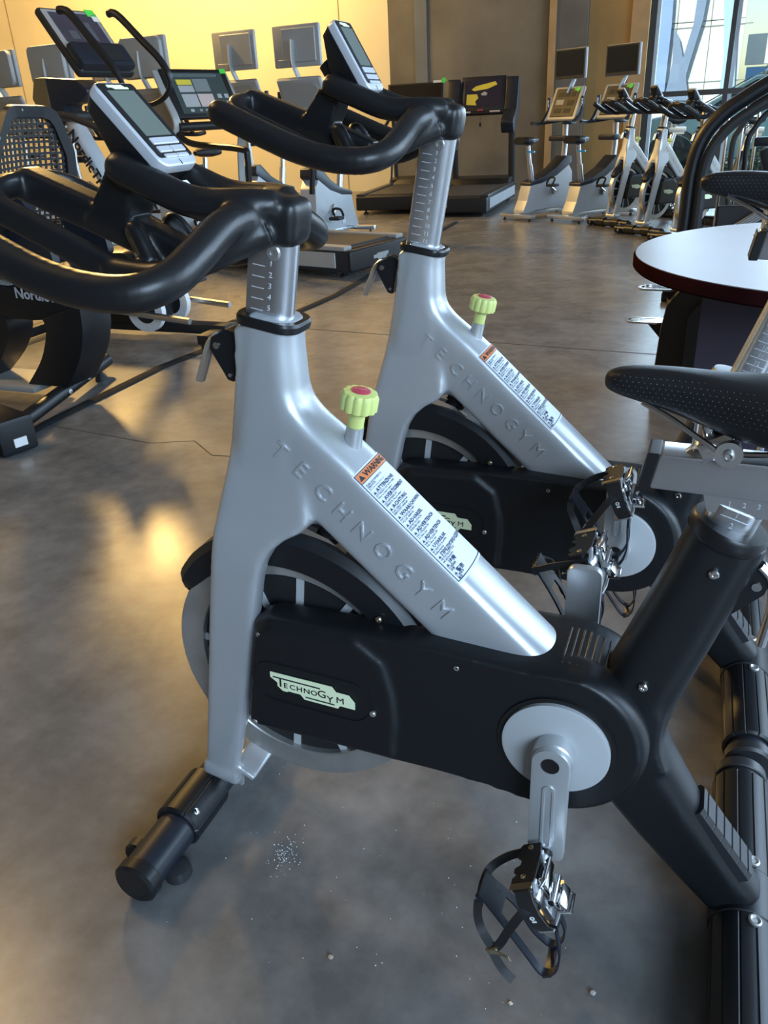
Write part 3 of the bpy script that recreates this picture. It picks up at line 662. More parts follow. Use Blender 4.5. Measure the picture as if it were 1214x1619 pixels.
def pedal_parts(root, loc, rot, side=1):
    """pedal local: +x toe, +y outboard, +z foot side; origin on the axle at the crank"""
    s = side
    def P(*a): return part(*a)
    body = P('pedal', cached('pedbody%d' % s, lambda: B().tube([(0, s * -0.004, 0), (0, s * 0.024, 0), (0, s * 0.088, 0)], [0.0075, 0.0135, 0.012], 16).box((0.010, s * 0.056, -0.002), (0.046, 0.026, 0.018), None, 0.006).box((0.032, s * 0.050, -0.004), (0.026, 0.058, 0.012), None, 0.004).mesh('pedbody')), ALU, root, loc, rot)
    def teeth(x0, face):
        o = [(0.008, -0.010), (0.008, 0.018), (0.014, 0.022), (0.018, 0.016), (0.024, 0.022), (0.032, 0.022), (0.037, 0.014), (0.046, 0.014), (0.051, 0.022), (0.058, 0.022), (0.063, 0.016), (0.069, 0.022), (0.086, 0.020), (0.094, 0.012), (0.094, -0.010), (0.070, -0.014), (0.030, -0.014)]
        return B().prism([(s * y, z) for y, z in o], x0 - 0.0014, x0 + 0.0014, 'yz')
    P('cage_plate', cached('pedpl%d' % s, lambda: teeth(-0.0265, -1).mesh('plate')), BLACKM, body)
    P('cage_plate', cached('pedpf%d' % s, lambda: teeth(0.047, 1).mesh('plate')), STEEL, body)
    def wrap():
        b = B(); rings = []
        for x, y in ((-0.0265, 0.092), (-0.014, 0.099), (0.005, 0.1025), (0.028, 0.100), (0.042, 0.094), (0.047, 0.088)):
            h = 0.013 if -0.02 < x < 0.04 else 0.012
            rings.append([(x, s * (y + dy), z) for dy, z in ((0.0014, -0.012), (0.0014, h), (-0.0014, h), (-0.0014, -0.012))])
        return b.rings(rings).mesh('wrap')
    P('cage_wrap', cached('pedwr%d' % s, wrap), BLACKM, body)
    P('cage_edge', cached('pedwe%d' % s, lambda: B().ribbon([(-0.0265, s * 0.092, -0.0125), (-0.014, s * 0.099, -0.0125), (0.005, s * 0.1025, -0.0125), (0.028, s * 0.100, -0.0125), (0.047, s * 0.088, -0.0125)], (0, 1, 0), 0.004, 0.0015).mesh('edge')), CHROME, body)
    for q in (0.024, 0.074):
        P('cage_arm', cached('pedarm%d%.3f' % (s, q), lambda: B().box((-0.012, s * q, -0.008), (0.030, 0.009, 0.006), Matrix.Rotation(-0.35, 3, 'Y'), 0.0012, 1).mesh('arm')), KEYS, body)
    for q in (0.016, 0.068):
        P('rivet', cached('pedriv%d%.3f' % (s, q), lambda: B().lathe([(0.0042, 0), (0.0042, 0.0012), (0.002, 0.0022), (0.0018, 0.001)], (-0.0280, s * q, 0.004), (-1, 0, 0), 12).mesh('rivet')), BRASS, body)
    P('cage_band', cached('pedband%d' % s, lambda: B().box((-0.0275, s * 0.084, 0.004), (0.003, 0.010, 0.034)).mesh('band')), BRASS, body)
    P('bearing_cap', cached('pedcap%d' % s, lambda: B().lathe([(0.0122, 0), (0.0122, 0.004), (0.010, 0.005), (0.009, 0.0035), (0.0, 0.0035)], (0, s * 0.0875, 0), (0, s, 0), 20).mesh('cap')), BLACKS, body)
    def clamp():
        b = B()
        b.box((0.006, s * 0.054, -0.017), (0.056, 0.030, 0.010), None, 0.004).box((-0.014, s * 0.056, -0.024), (0.012, 0.044, 0.009), None, 0.003).box((0.030, s * 0.054, -0.025), (0.014, 0.036, 0.011), Matrix.Rotation(0.3, 3, 'Y'), 0.003)
        b.tube([(0.034, s * 0.036, -0.018), (0.042, s * 0.040, -0.033), (0.042, s * 0.070, -0.033), (0.034, s * 0.074, -0.018)], 0.0028, 8)
        b.tube([(-0.018, s * 0.034, -0.02), (-0.026, s * 0.038, -0.030), (-0.026, s * 0.074, -0.030), (-0.018, s * 0.078, -0.02)], 0.0024, 8)
        b.tube([(0.012, s * 0.034, -0.022), (0.012, s * 0.080, -0.022)], 0.0055, 12)
        return b.mesh('spd')
    P('cleat_clamp', cached('pedspd%d' % s, clamp), CHROME, body)
    P('clamp_screw', cached('pedscr%d' % s, lambda: B().lathe([(0.006, 0), (0.006, 0.004), (0.004, 0.006), (0.002, 0.004)], (-0.006, s * 0.050, -0.013), (-0.2, 0, -1), 12).mesh('scr')), BRASS, body)
    P('mark', cached('pedmark%d' % s, lambda: B().ring((0.010, s * 0.1038, 0.002), (0, 1, 0), 0.0018, 0.0036, -0.0006, 0.0006, 12).box((0.0165, s * 0.1035, 0.002), (0.003, 0.001, 0.006)).mesh('mark')), WHITE, body)
    def clip():
        b = B(); yc = s * 0.051
        lo = [(0.050, 0.0, -0.002), (0.078, 0.4, 0.008), (0.115, 0.85, 0.020), (0.140, 1.0, 0.038), (0.148, 1.0, 0.055)]
        hi = [(0.148, 1.0, 0.055), (0.140, 1.02, 0.064), (0.107, 0.85, 0.070), (0.062, 0.95, 0.072), (0.030, 0.75, 0.078), (0.002, 0.55, 0.085)]
        for q in (-1, 1):
            b.ribbon(spline([(x, yc + q * (0.006 + 0.018 * k), z) for x, k, z in lo], 4), (0, 1, 0), 0.011, 0.003)
            b.ribbon(spline([(x, yc + q * (0.006 + 0.018 * k), z) for x, k, z in hi], 4), (0, 1, 0), 0.013, 0.003)
        b.ribbon(spline([(0.036, yc, 0.0765), (0.015, yc, 0.082), (-0.012, yc, 0.086)], 3), (0, 1, 0), 0.046, 0.0034)
        b.ribbon(spline([(0.148, yc - 0.030, 0.056), (0.153, yc, 0.058), (0.148, yc + 0.030, 0.056)], 4), (0, 0, 1), 0.014, 0.003)
        b.ribbon([(0.044, yc, -0.004), (0.078, yc, 0.006)], (0, 1, 0), 0.034, 0.003)
        b.box((-0.004, yc + 0.022, 0.0875), (0.014, 0.006, 0.006)).box((-0.004, yc - 0.022, 0.0875), (0.014, 0.006, 0.006))
        return b.mesh('clip')
    P('toe_clip', cached('clip%d' % s, clip), NAVY, body)
    def strap():
        b = B()
        b.ribbon(spline([(-0.012, s * 0.010, -0.006), (-0.014, s * 0.008, 0.020), (-0.014, s * 0.012, 0.052), (-0.008, s * 0.024, 0.082), (-0.003, s * 0.050, 0.0905), (0.003, s * 0.078, 0.0905)], 6), (1, s * 0.2, -0.25), 0.0125, 0.0022)
        b.ribbon(spline([(-0.002, s * 0.074, 0.0905), (0.006, s * 0.094, 0.090), (0.020, s * 0.108, 0.086), (0.050, s * 0.112, 0.084)], 6), (-0.3, s * 0.45, 0.85), 0.0125, 0.0022)
        b.ribbon(spline([(-0.004, s * 0.096, -0.004), (0.000, s * 0.106, 0.014), (0.020, s * 0.110, 0.042), (0.040, s * 0.112, 0.066), (0.050, s * 0.112, 0.082)], 6), (0.74, s * 0.39, -0.51), 0.0125, 0.0022)
        b.ribbon(spline([(0.048, s * 0.1135, 0.085), (0.070, s * 0.114, 0.088), (0.090, s * 0.114, 0.088), (0.108, s * 0.116, 0.082)], 6), (0.0, s * 0.65, 0.76), 0.0125, 0.0022)
        return b.mesh('strap')
    P('toe_strap', cached('strap%d' % s, strap), BLACKM, body)
    P('buckle', cached('buckle%d' % s, lambda: B().box((0.050, s * 0.115, 0.084), (0.010, 0.006, 0.019), None, 0.0012, 1).tube([(0.054, s * 0.117, 0.078), (0.060, s * 0.121, 0.060)], 0.0013, 6).tube([(0.048, s * 0.117, 0.078), (0.056, s * 0.122, 0.060), (0.064, s * 0.122, 0.060)], 0.0013, 6).mesh('buckle')), BRASS, body)
    return body

def saddle_mesh():
    b = B(); rings = []
    tab = [(-0.0185, 0.006, 0.884, 0.872), (-0.024, 0.014, 0.890, 0.866), (-0.040, 0.021, 0.895, 0.860), (-0.070, 0.024, 0.897, 0.853), (-0.105, 0.030, 0.896, 0.843), (-0.140, 0.040, 0.893, 0.830), (-0.175, 0.055, 0.890, 0.820), (-0.21, 0.072, 0.889, 0.815), (-0.25, 0.084, 0.892, 0.814), (-0.285, 0.084, 0.898, 0.824), (-0.305, 0.070, 0.900, 0.845), (-0.312, 0.04, 0.898, 0.87)]
    for x, hw, zt, zb in tab:
        ring = []
        for i in range(28):
            a = i * 2 * PI / 28; c, s_ = math.cos(a), math.sin(a)
            y = hw * math.copysign(abs(c) ** 0.75, c)
            zz = (zt + zb) / 2 + (zt - zb) / 2 * math.copysign(abs(s_) ** 0.8, s_)
            if s_ < 0: y *= 0.86 + 0.14 * (1 + s_)
            ring.append((x, y, zz))
        rings.append(ring)
    b.rings(rings); me = b.mesh('saddle', True, 80)
    o = bpy.data.objects.new('t', me); COL.objects.link(o); q = o.modifiers.new('s', 'SUBSURF'); q.levels = 2
    dg = bpy.context.evaluated_depsgraph_get(); dg.update(); m2 = bpy.data.meshes.new_from_object(o.evaluated_get(dg)); bpy.data.objects.remove(o)
    return m2
def saddle_dots():
    t = bvh_of(CACHE['saddle']); b = B()
    for i in range(26):
        for j in range(9):
            x = -0.032 - i * 0.0068 - (0.0034 if j % 2 else 0); z = 0.852 + j * 0.0052
            h = t.ray_cast(Vector((x, 0.3, z)), Vector((0, -1, 0)))
            if h[0] is None or h[1].y < 0.45: continue
            u = Vector((1, 0, 0)); n = h[1]; a = n.cross(u).normalized(); c = a.cross(n); p = h[0] + n * 0.0003; r = 0.0006
            b.bm.faces.new([b.bm.verts.new(p + (a * sx + c * sy) * r) for sx, sy in ((1, 0), (0, 1), (-1, 0), (0, -1))])
    return b.mesh('dots')

def slider_mesh():
    b = B()
    b.prism(fillet([(-0.092, 0.797), (-0.083, 0.752), (-0.36, 0.745), (-0.36, 0.793)], 0.004), -0.024, 0.024).bevel(0.004, 2, 0.9)
    b.prism([(-0.145, 0.752), (-0.152, 0.728), (-0.34, 0.722), (-0.34, 0.748)], -0.018, 0.020)
    return b.mesh('slider')

DOTM = mat('saddle_perforation', (0.20, 0.22, 0.24), 0.6)
def spin_bike(name, label, loc, rz, hb=0.0, sx=(0, 0), ss=(0, 0), crank=0.0, group=None, detail=True, tilt=0.0):
    R = thing(name, label, 'exercise bike', loc, rz, group)
    fr = part('frame', cached('frame', frame_mesh), SILVER, R)
    if 'bvh' not in CACHE: CACHE['bvh'] = bvh_of(CACHE['frame'])
    part('lettering', cached('letters', lettering_mesh), SILVER, fr)
    st = part('warning_sticker', cached('stick', lambda: sticker_mesh(0, STW, 0, STH, 0.0009)), STICK, fr)
    if detail:
        part('sticker_header', cached('stickh', lambda: sticker_mesh(0.0034, STW - 0.004, 0.0035, 0.0175, 0.0016)), ORANGE, fr, label='orange header strip of the warning sticker')
        part('header_text', cached('stickw', warning_word), INK, fr)
        part('sticker_text', cached('stickt', sticker_text), BLUEINK, fr)
        part('sticker_border', cached('stickb', sticker_border), BLUEINK, fr)
    part('collar', cached('collar', lambda: B().rings([[(Vector((0.4245, 0, 0.932)) + Vector((0.983, 0, 0.185)) * x * k + AX * h + Vector((0, y * k, 0))) for x, y in rrect(0, 0, 0.092, 0.076, 0.024, 5)] for h, k in ((-0.006, 1.0), (0.003, 1.02), (0.007, 0.97), (0.007, 0.80))]).mesh('collar')), BLACKS, R)
    # front clamp lever
    lv = part('clamp_bracket', cached('lev1', lambda: B().prism(fillet([(0.478, 0.912), (0.497, 0.918), (0.522, 0.906), (0.527, 0.890), (0.503, 0.845), (0.492, 0.842)], 0.004), -0.014, 0.014).bevel(0.002, 1, 0.9).mesh('br')), BLACK, R)
    part('clamp_lever', cached('lev2', lambda: B().tube(spline([(0.518, 0.0, 0.905), (0.532, 0, 0.893), (0.543, 0, 0.87), (0.558, 0, 0.838)], 4), 0.0075, 12, (1.35, 0.8)).mesh('lever')), ALU, lv)
    part('pin', cached('lev3', lambda: B().tube([(0.513, 0.016, 0.895), (0.513, -0.016, 0.895)], 0.005, 12).mesh('pin')), CHROME, lv)
    part('pin', cached('lev4', lambda: B().tube([(0.497, 0.0155, 0.853), (0.497, -0.0155, 0.853)], 0.003, 10).mesh('pin')), CHROME, lv)
    # resistance knob
    KD = Vector((-0.22, 0, 0.975)).normalized(); KO = Vector((0.324, 0, 0.742))
    kb = part('resistance_knob', cached('knob', lambda: B().lathe([(0.010, 0.046), (0.0115, 0.047), (0.0115, 0.068), (0.021, 0.071), (0.0265, 0.074), (0.0265, 0.093), (0.0235, 0.0985), (0.012, 0.1005)], KO, KD, 60, (12, 0.09, 0.02)).mesh('knob')), GREENY, R)
    part('knob_cap', cached('knobcap', lambda: B().lathe([(0.014, 0.099), (0.014, 0.1008), (0.011, 0.1022), (0.0, 0.1025)], KO, KD, 28).mesh('cap')), RED, kb)
    if detail:
        def stop_text():
            q = text_bm('STOP', 0.0068, 0.0002, 0.0, 'CENTER'); bmesh.ops.transform(q, matrix=basis((-0.95, -0.25, -0.21), (0.2, -0.95, 0.0), KO + KD * 0.1027 + Vector((0, 0.002, 0))), verts=q.verts)
            me = bpy.data.meshes.new('stop'); q.to_mesh(me); q.free(); return me
        part('cap_text', cached('knobtxt', stop_text), mat('pale_red', (0.62, 0.22, 0.24), 0.5), kb)
    part('knob_sleeve', cached('knobsl', lambda: B().lathe([(0.022, 0.002), (0.0165, 0.008), (0.0135, 0.016), (0.0125, 0.046), (0.009, 0.047)], KO, KD, 28).mesh('sl')), ALUP, kb)
    # handlebar post, handlebar, console
    off = AX * hb
    ps = part('handlebar_post', cached('post', post_mesh), ALU, R, off)
    part('post_scale', cached('marks', post_marks), mat('engraved_scale', (0.80, 0.81, 0.83), 0.4, 0.3), ps)
    part('post_bolt', cached('pbolt', lambda: B().lathe([(0.0105, 0), (0.0105, 0.0015), (0.0085, 0.003), (0.004, 0.003), (0.0035, 0.001)], Vector((0.4065, 0.0182, 1.045)) - AX * 0.022 + Vector((0.983, 0, 0.185)) * -0.006, (0, 1, 0), 24).mesh('b')), STEEL, ps)
    part('handlebar', cached('hbar', handlebar_mesh), BLACKS, R, off)
    console_parts(R, off, tilt)
    # flywheel, brake, fender
    fw = part('flywheel', cached('rim', flywheel_rim), STEEL, R)
    part('wheel_web', cached('web', flywheel_web), BLACKM, fw)
    for k in range(12):
        part('spoke', cached('spoke%d' % k, lambda: spoke_mesh(k)), DISCG, fw)
    fd = part('fender', cached('fender', fender_mesh), BLACK, R)
    part('fender_bolt', cached('screw', screw_mesh), BRASS, fd, (0.276, 0.046, 0.501))
    part('brake_bellows', cached('bel', lambda: B().lathe([(0.017 + (0.004 if i % 2 else 0), i * 0.0042) for i in range(10)], (0.365, 0.0, 0.602), (-0.15, 0, 0.99), 24).mesh('bel')), BLACKS, R)
    part('brake_arm', cached('barm', lambda: B().prism(fillet([(0.43, 0.622), (0.40, 0.627), (0.36, 0.612), (0.30, 0.565), (0.297, 0.558), (0.36, 0.603), (0.43, 0.612)], 0.004), 0.010, 0.022).mesh('arm')), CHROME, R)
    # chain guard with badge, screws and vents
    g = part('chain_guard', cached('guard', guard_mesh), BLACK, R)
    part('badge', cached('badge', badge_plate), BADGE, g)
    if detail:
        part('badge_lettering', cached('badgei', badge_ink), INK, g)
        part('badge_outline', cached('badgeo', badge_oval), BLACKS, g)
        for (x, y, z) in ((0.462, 0.085, 0.461), (0.492, 0.0865, 0.282), (0.276, 0.0895, 0.357), (0.1455, 0.0785, 0.467)):
            part('screw', CACHE['screw'], STEEL, g, (x, y, z))
        def vents():
            b = B()
            for i in range(8):
                x = 0.004 - i * 0.0095; z = 0.367 + math.sqrt(max(0, 0.119 ** 2 - min(x, 0) ** 2))
                a = math.atan2(-min(x, 0), z - 0.367)
                b.box((x, 0.0, z - 0.0012), (0.0030, 0.085, 0.004), Matrix.Rotation(-a, 3, 'Y'), 0.001, 1)
                b.box((x, 0.0585, z - 0.010), (0.0035, 0.035, 0.004), Matrix.Rotation(-a, 3, 'Y') @ Matrix.Rotation(-0.8, 3, 'X'), 0.001, 1)
            return b.mesh('vents')
        part('vent_slats', cached('vents', vents), BLACKS, g)
    dd = part('drive_disc', cached('disc', disc_mesh), DISCG, R)
    part('disc_ring', cached('discr', disc_ring), BLACKS, dd)
    for s, rot in ((1, crank), (-1, crank + PI)):
        # y mirrored on the right side
        def arm():
            me = crank_arm_mesh()
            return me
        def armR():
            me = crank_arm_mesh()
            for v in me.vertices: v.co.y = -v.co.y
            me.flip_normals(); return me
        ca = part('crank_arm', cached('crankL', arm) if s == 1 else cached('crankR', armR), ALUP, R, (0, s * 0.118, 0.367), (0, rot, 0))
        part('crank_bolt', cached('cb%d' % s, lambda: B().lathe([(0.0125, 0), (0.0125, 0.0015), (0.010, 0.001), (0.0, 0.0008)], (0, s * 0.0054, 0), (0, s, 0), 24).mesh('cb')), BLACKS, ca)
        d = Vector((-math.sin(rot), 0, -math.cos(rot))) * 0.168
        part('axle_ring', cached('ar%d' % s, lambda: B().lathe([(0.0115, 0.004), (0.0115, 0.014)], (0, 0, -0.168), (0, s, 0), 20).mesh('ar')), BLACKS, ca)
        pedal_parts(R, Vector((0, s * 0.124, 0.367)) + d, (0, math.radians(120 if s * math.cos(crank) > 0 else 112), 0), s)
    # rear frame, stabilizers
    rf = part('rear_frame', cached('rframe', rear_frame_mesh), BLACK, R)
    part('ribbed_pad', cached('pad', pad_mesh), RUBBER, rf, label='ribbed rubber pad')
    for (x, y, z) in ((-0.105, 0.047, 0.470), (-0.080, 0.050, 0.268), (-0.170, 0.042, 0.655)):
        part('frame_bolt', cached('fbolt', lambda: bolt_mesh(0.0065)), CHROME, rf, (x, y, z))
    fs = part('front_stabilizer', cached('fbar', lambda: bar_tube(0.65, 0.042, 0.0365, 0.265)), NAVY, R)
    for s in (1, -1):
        part('end_cap', cached('fcap%d' % s, lambda: bar_cap(0.65, 0.042, 0.038, s, 0.262)), BLACKS, fs)
        part('sleeve', cached('fsl%d' % s, lambda: sleeve_mesh(0.65, 0.045, 0.0445, s * 0.042, s * 0.150, 5)), BLACK, fs)
        part('sleeve_bolt', cached('fslb%d' % s, lambda: B().lathe([(0.006, 0), (0.006, 0.003), (0.003, 0.004)], (0.617, s * 0.130, 0.075), (-0.75, 0, 0.66), 12).mesh('b')), CHROME, fs)
        part('transport_wheel', cached('fwh%d' % s, lambda: B().lathe([(0.024, -0.012), (0.027, -0.009), (0.027, 0.009), (0.024, 0.012)], (0.690, s * 0.205, 0.028), (0, 1, 0), 20).mesh('w')), RUBBER, fs)
        part('foot_pad', cached('ffp%d' % s, lambda: B().lathe([(0.022, 0), (0.024, 0.003), (0.022, 0.022), (0.012, 0.026)], (0.616, s * 0.205, 0.0), (0, 0, 1), 18).mesh('w')), RUBBER, fs)
    part('foot_link', cached('flink', lambda: B().box((0.600, 0.046, 0.098), (0.07, 0.006, 0.034), Matrix.Rotation(-0.15, 3, 'Y')).box((0.578, 0, 0.102), (0.03, 0.1, 0.006), Matrix.Rotation(0.9, 3, 'Y')).mesh('l')), ALUP, fs)
    rs = part('rear_stabilizer', cached('rbar', lambda: bar_tube(-0.288, 0.046, 0.039, 0.29)), NAVY, R)
    for s in (1, -1):
        part('end_cap', cached('rcap%d' % s, lambda: bar_cap(-0.288, 0.046, 0.042, s, 0.288)), RUBBER, rs)
        part('sleeve', cached('rsl%d' % s, lambda: sleeve_mesh(-0.288, 0.048, 0.0475, s * 0.040, s * 0.262, 9)), BLACK, rs)
        for q in (0.055, ):
            part('sleeve_bolt', cached('rslb%d' % s, lambda: B().lathe([(0.010, -0.001), (0.010, 0.003), (0.0075, 0.0045), (0.004, 0.002)], (-0.298, s * q, 0.0945), (-0.2, 0, 0.98), 16).mesh('b')), STEEL, rs)
        part('foot_pad', cached('rfp%d' % s, lambda: B().lathe([(0.022, 0), (0.024, 0.003), (0.022, 0.02), (0.012, 0.024)], (-0.288, s * 0.20, 0.0), (0, 0, 1), 18).mesh('w')), RUBBER, rs)
    part('joint_cover', cached('rjoint', lambda: sleeve_mesh(-0.288, 0.048, 0.049, -0.045, 0.045, 1, 0, 1, False)), BLACK, rs)
    # seat post, slider, saddle
    so = Vector((sx[0], 0, sx[1]))
    part('seat_collar', cached('scol', lambda: B().lathe([(0.046, -0.022), (0.0485, -0.018), (0.0485, -0.004), (0.046, 0.0), (0.036, 0.001)], Vector((-0.1835, 0, 0.707)), TX, 32).mesh('c')), BLACKS, R)
    sp = part('seat_post', cached('spost', lambda: B().rings([[Vector((-0.186, 0, 0.728)) - TX * t + Vector((0.949, 0, 0.315)) * x + Vector((0, y, 0)) for x, y in rrect(0, 0, 0.062, 0.046, 0.018, 5)] for t in (-0.004, 0.26)]).mesh('sp')), ALU, R, so)
    def seat_marks():
        bm = bmesh.new(); ex = Vector((-0.949, 0, -0.315))
        for i in range(13):
            c = Vector((-0.186, 0.0232, 0.728)) - TX * (0.006 + i * 0.0148)
            q = text_bm(str(i + 1), 0.0105, 0.0002, 0, 'CENTER'); bmesh.ops.transform(q, matrix=basis(ex, TX, c + TX * 0.002), verts=q.verts)
            me = bpy.data.meshes.new('q'); q.to_mesh(me); q.free(); bm.from_mesh(me); bpy.data.meshes.remove(me)
            k = B().box(c, (0.034, 0.0006, 0.0009), Matrix.Rotation(-0.32, 3, 'Y')); me = bpy.data.meshes.new('q'); k.bm.to_mesh(me); k.bm.free(); bm.from_mesh(me); bpy.data.meshes.remove(me)
        me = bpy.data.meshes.new('m'); bm.to_mesh(me); bm.free(); return me
    part('post_scale', cached('smarks', seat_marks), KEYS, sp)
    sl = part('seat_slider', cached('slider', slider_mesh), ALU, R, so + Vector((ss[0], 0, ss[1])))
    part('slider_cap', cached('slcap', lambda: B().prism(fillet([(-0.093, 0.798), (-0.0775, 0.798), (-0.0685, 0.7505), (-0.084, 0.7505)], 0.003), -0.0255, 0.0255).bevel(0.002, 1, 0.9).mesh('cap')), BLACKS, sl)
    if detail:
        def sl_marks():
            bm = bmesh.new()
            for i in range(4):
                q = text_bm(str(i + 1), 0.009, 0.0002, 0, 'CENTER'); bmesh.ops.transform(q, matrix=basis((-1, 0, -0.02), (0, 0, 1), Vector((-0.176 - i * 0.016, 0.0203, 0.738))), verts=q.verts)
                me = bpy.data.meshes.new('q'); q.to_mesh(me); q.free(); bm.from_mesh(me); bpy.data.meshes.remove(me)
            me = bpy.data.meshes.new('m'); bm.to_mesh(me); bm.free(); return me
        part('slider_scale', cached('slmarks', sl_marks), KEYS, sl)
    sd = part('saddle', cached('saddle', saddle_mesh), VINYL, R, so + Vector((0.018 if ss[0] else 0, 0, 0)))
    part('perforations', cached('sdots', saddle_dots), DOTM, sd)
    part('saddle_rail', cached('srail', lambda: B().tube(spline([(-0.065, 0.016, 0.858), (-0.10, 0.022, 0.842), (-0.14, 0.027, 0.818), (-0.165, 0.028, 0.808), (-0.23, 0.03, 0.815), (-0.29, 0.04, 0.84)], 5), 0.0037, 8).tube(spline([(-0.065, -0.016, 0.858), (-0.10, -0.022, 0.842), (-0.14, -0.027, 0.818), (-0.165, -0.028, 0.808), (-0.23, -0.03, 0.815), (-0.29, -0.04, 0.84)], 5), 0.0037, 8).mesh('rail')), CHROME, sd)
    cl = part('saddle_clamp', cached('sclamp', lambda: B().box((-0.152, 0, 0.812), (0.040, 0.052, 0.026), Matrix.Rotation(0.5, 3, 'Y'), 0.006).lathe([(0.0155, -0.006), (0.0155, 0.006)], (-0.166, 0.028, 0.808), (0, 1, 0), 24).lathe([(0.025, 0.792), (0.0175, 0.800), (0.0145, 0.806), (0.0145, 0.835)], (-0.140, 0, 0), (0, 0, 1), 24).mesh('clamp')), CHROME, sd)
    part('clamp_bolt', cached('scb', lambda: B().lathe([(0.0065, 0), (0.0065, 0.005), (0.004, 0.007), (0.003, 0.004)], (-0.166, 0.033, 0.808), (0, 1, 0), 16).mesh('b')), STEEL, sd)
    # seat clamp lever at the back of the seat tube
    lb = part('clamp_bracket', cached('slev1', lambda: B().prism(fillet([(-0.205, 0.665), (-0.225, 0.668), (-0.238, 0.645), (-0.232, 0.62), (-0.19, 0.575)], 0.004), -0.014, 0.014).mesh('br')), BLACK, R)
    part('clamp_lever', cached('slev2', lambda: B().tube(spline([(-0.222, 0.008, 0.66), (-0.238, 0.008, 0.64), (-0.244, 0.008, 0.60), (-0.240, 0.008, 0.545)], 4), 0.0085, 12, (1.4, 0.75)).mesh('lever')), ALU, lb)
    part('pin', cached('slev3', lambda: B().tube([(-0.222, 0.016, 0.630), (-0.222, -0.016, 0.630)], 0.006, 12).mesh('pin')), CHROME, lb)
    return R

SPG = 'matching spin bikes'
spin_bike('spin_bike', 'nearest silver and black spin bike, whole, low handlebar, pedal hanging at the front', (0, 0, 0), 0, 0.0, (0, 0), (0, 0), 0.0, SPG)
spin_bike('spin_bike', 'second silver and black spin bike, just behind the nearest one, handlebar raised high', (-0.0105, -0.622, 0), 0.0175, 0.099, (-0.075, 0.165), (-0.025, 0.003), PI, SPG, tilt=0.22)
for i, (px, py, rz, lab) in enumerate([(0.93, -8.15, 0.95, 'far spin bike by the window, leftmost of the three in a row'), (0.57, -7.55, 0.98, 'far spin bike by the window, middle one of the three in a row'), (0.22, -7.06, 0.93, 'far spin bike by the window, rightmost of the three, beside the weight machine')]):
    d = Vector((math.cos(rz), math.sin(rz), 0)) * 0.65      # (px, py) is the middle of the front stabilizer
    spin_bike('spin_bike', lab, (px - d.x, py - d.y, 0), rz, 0.07 if i < 2 else 0.02, (-0.05, 0.11), (0, 0), 0.6 + i, SPG, False)

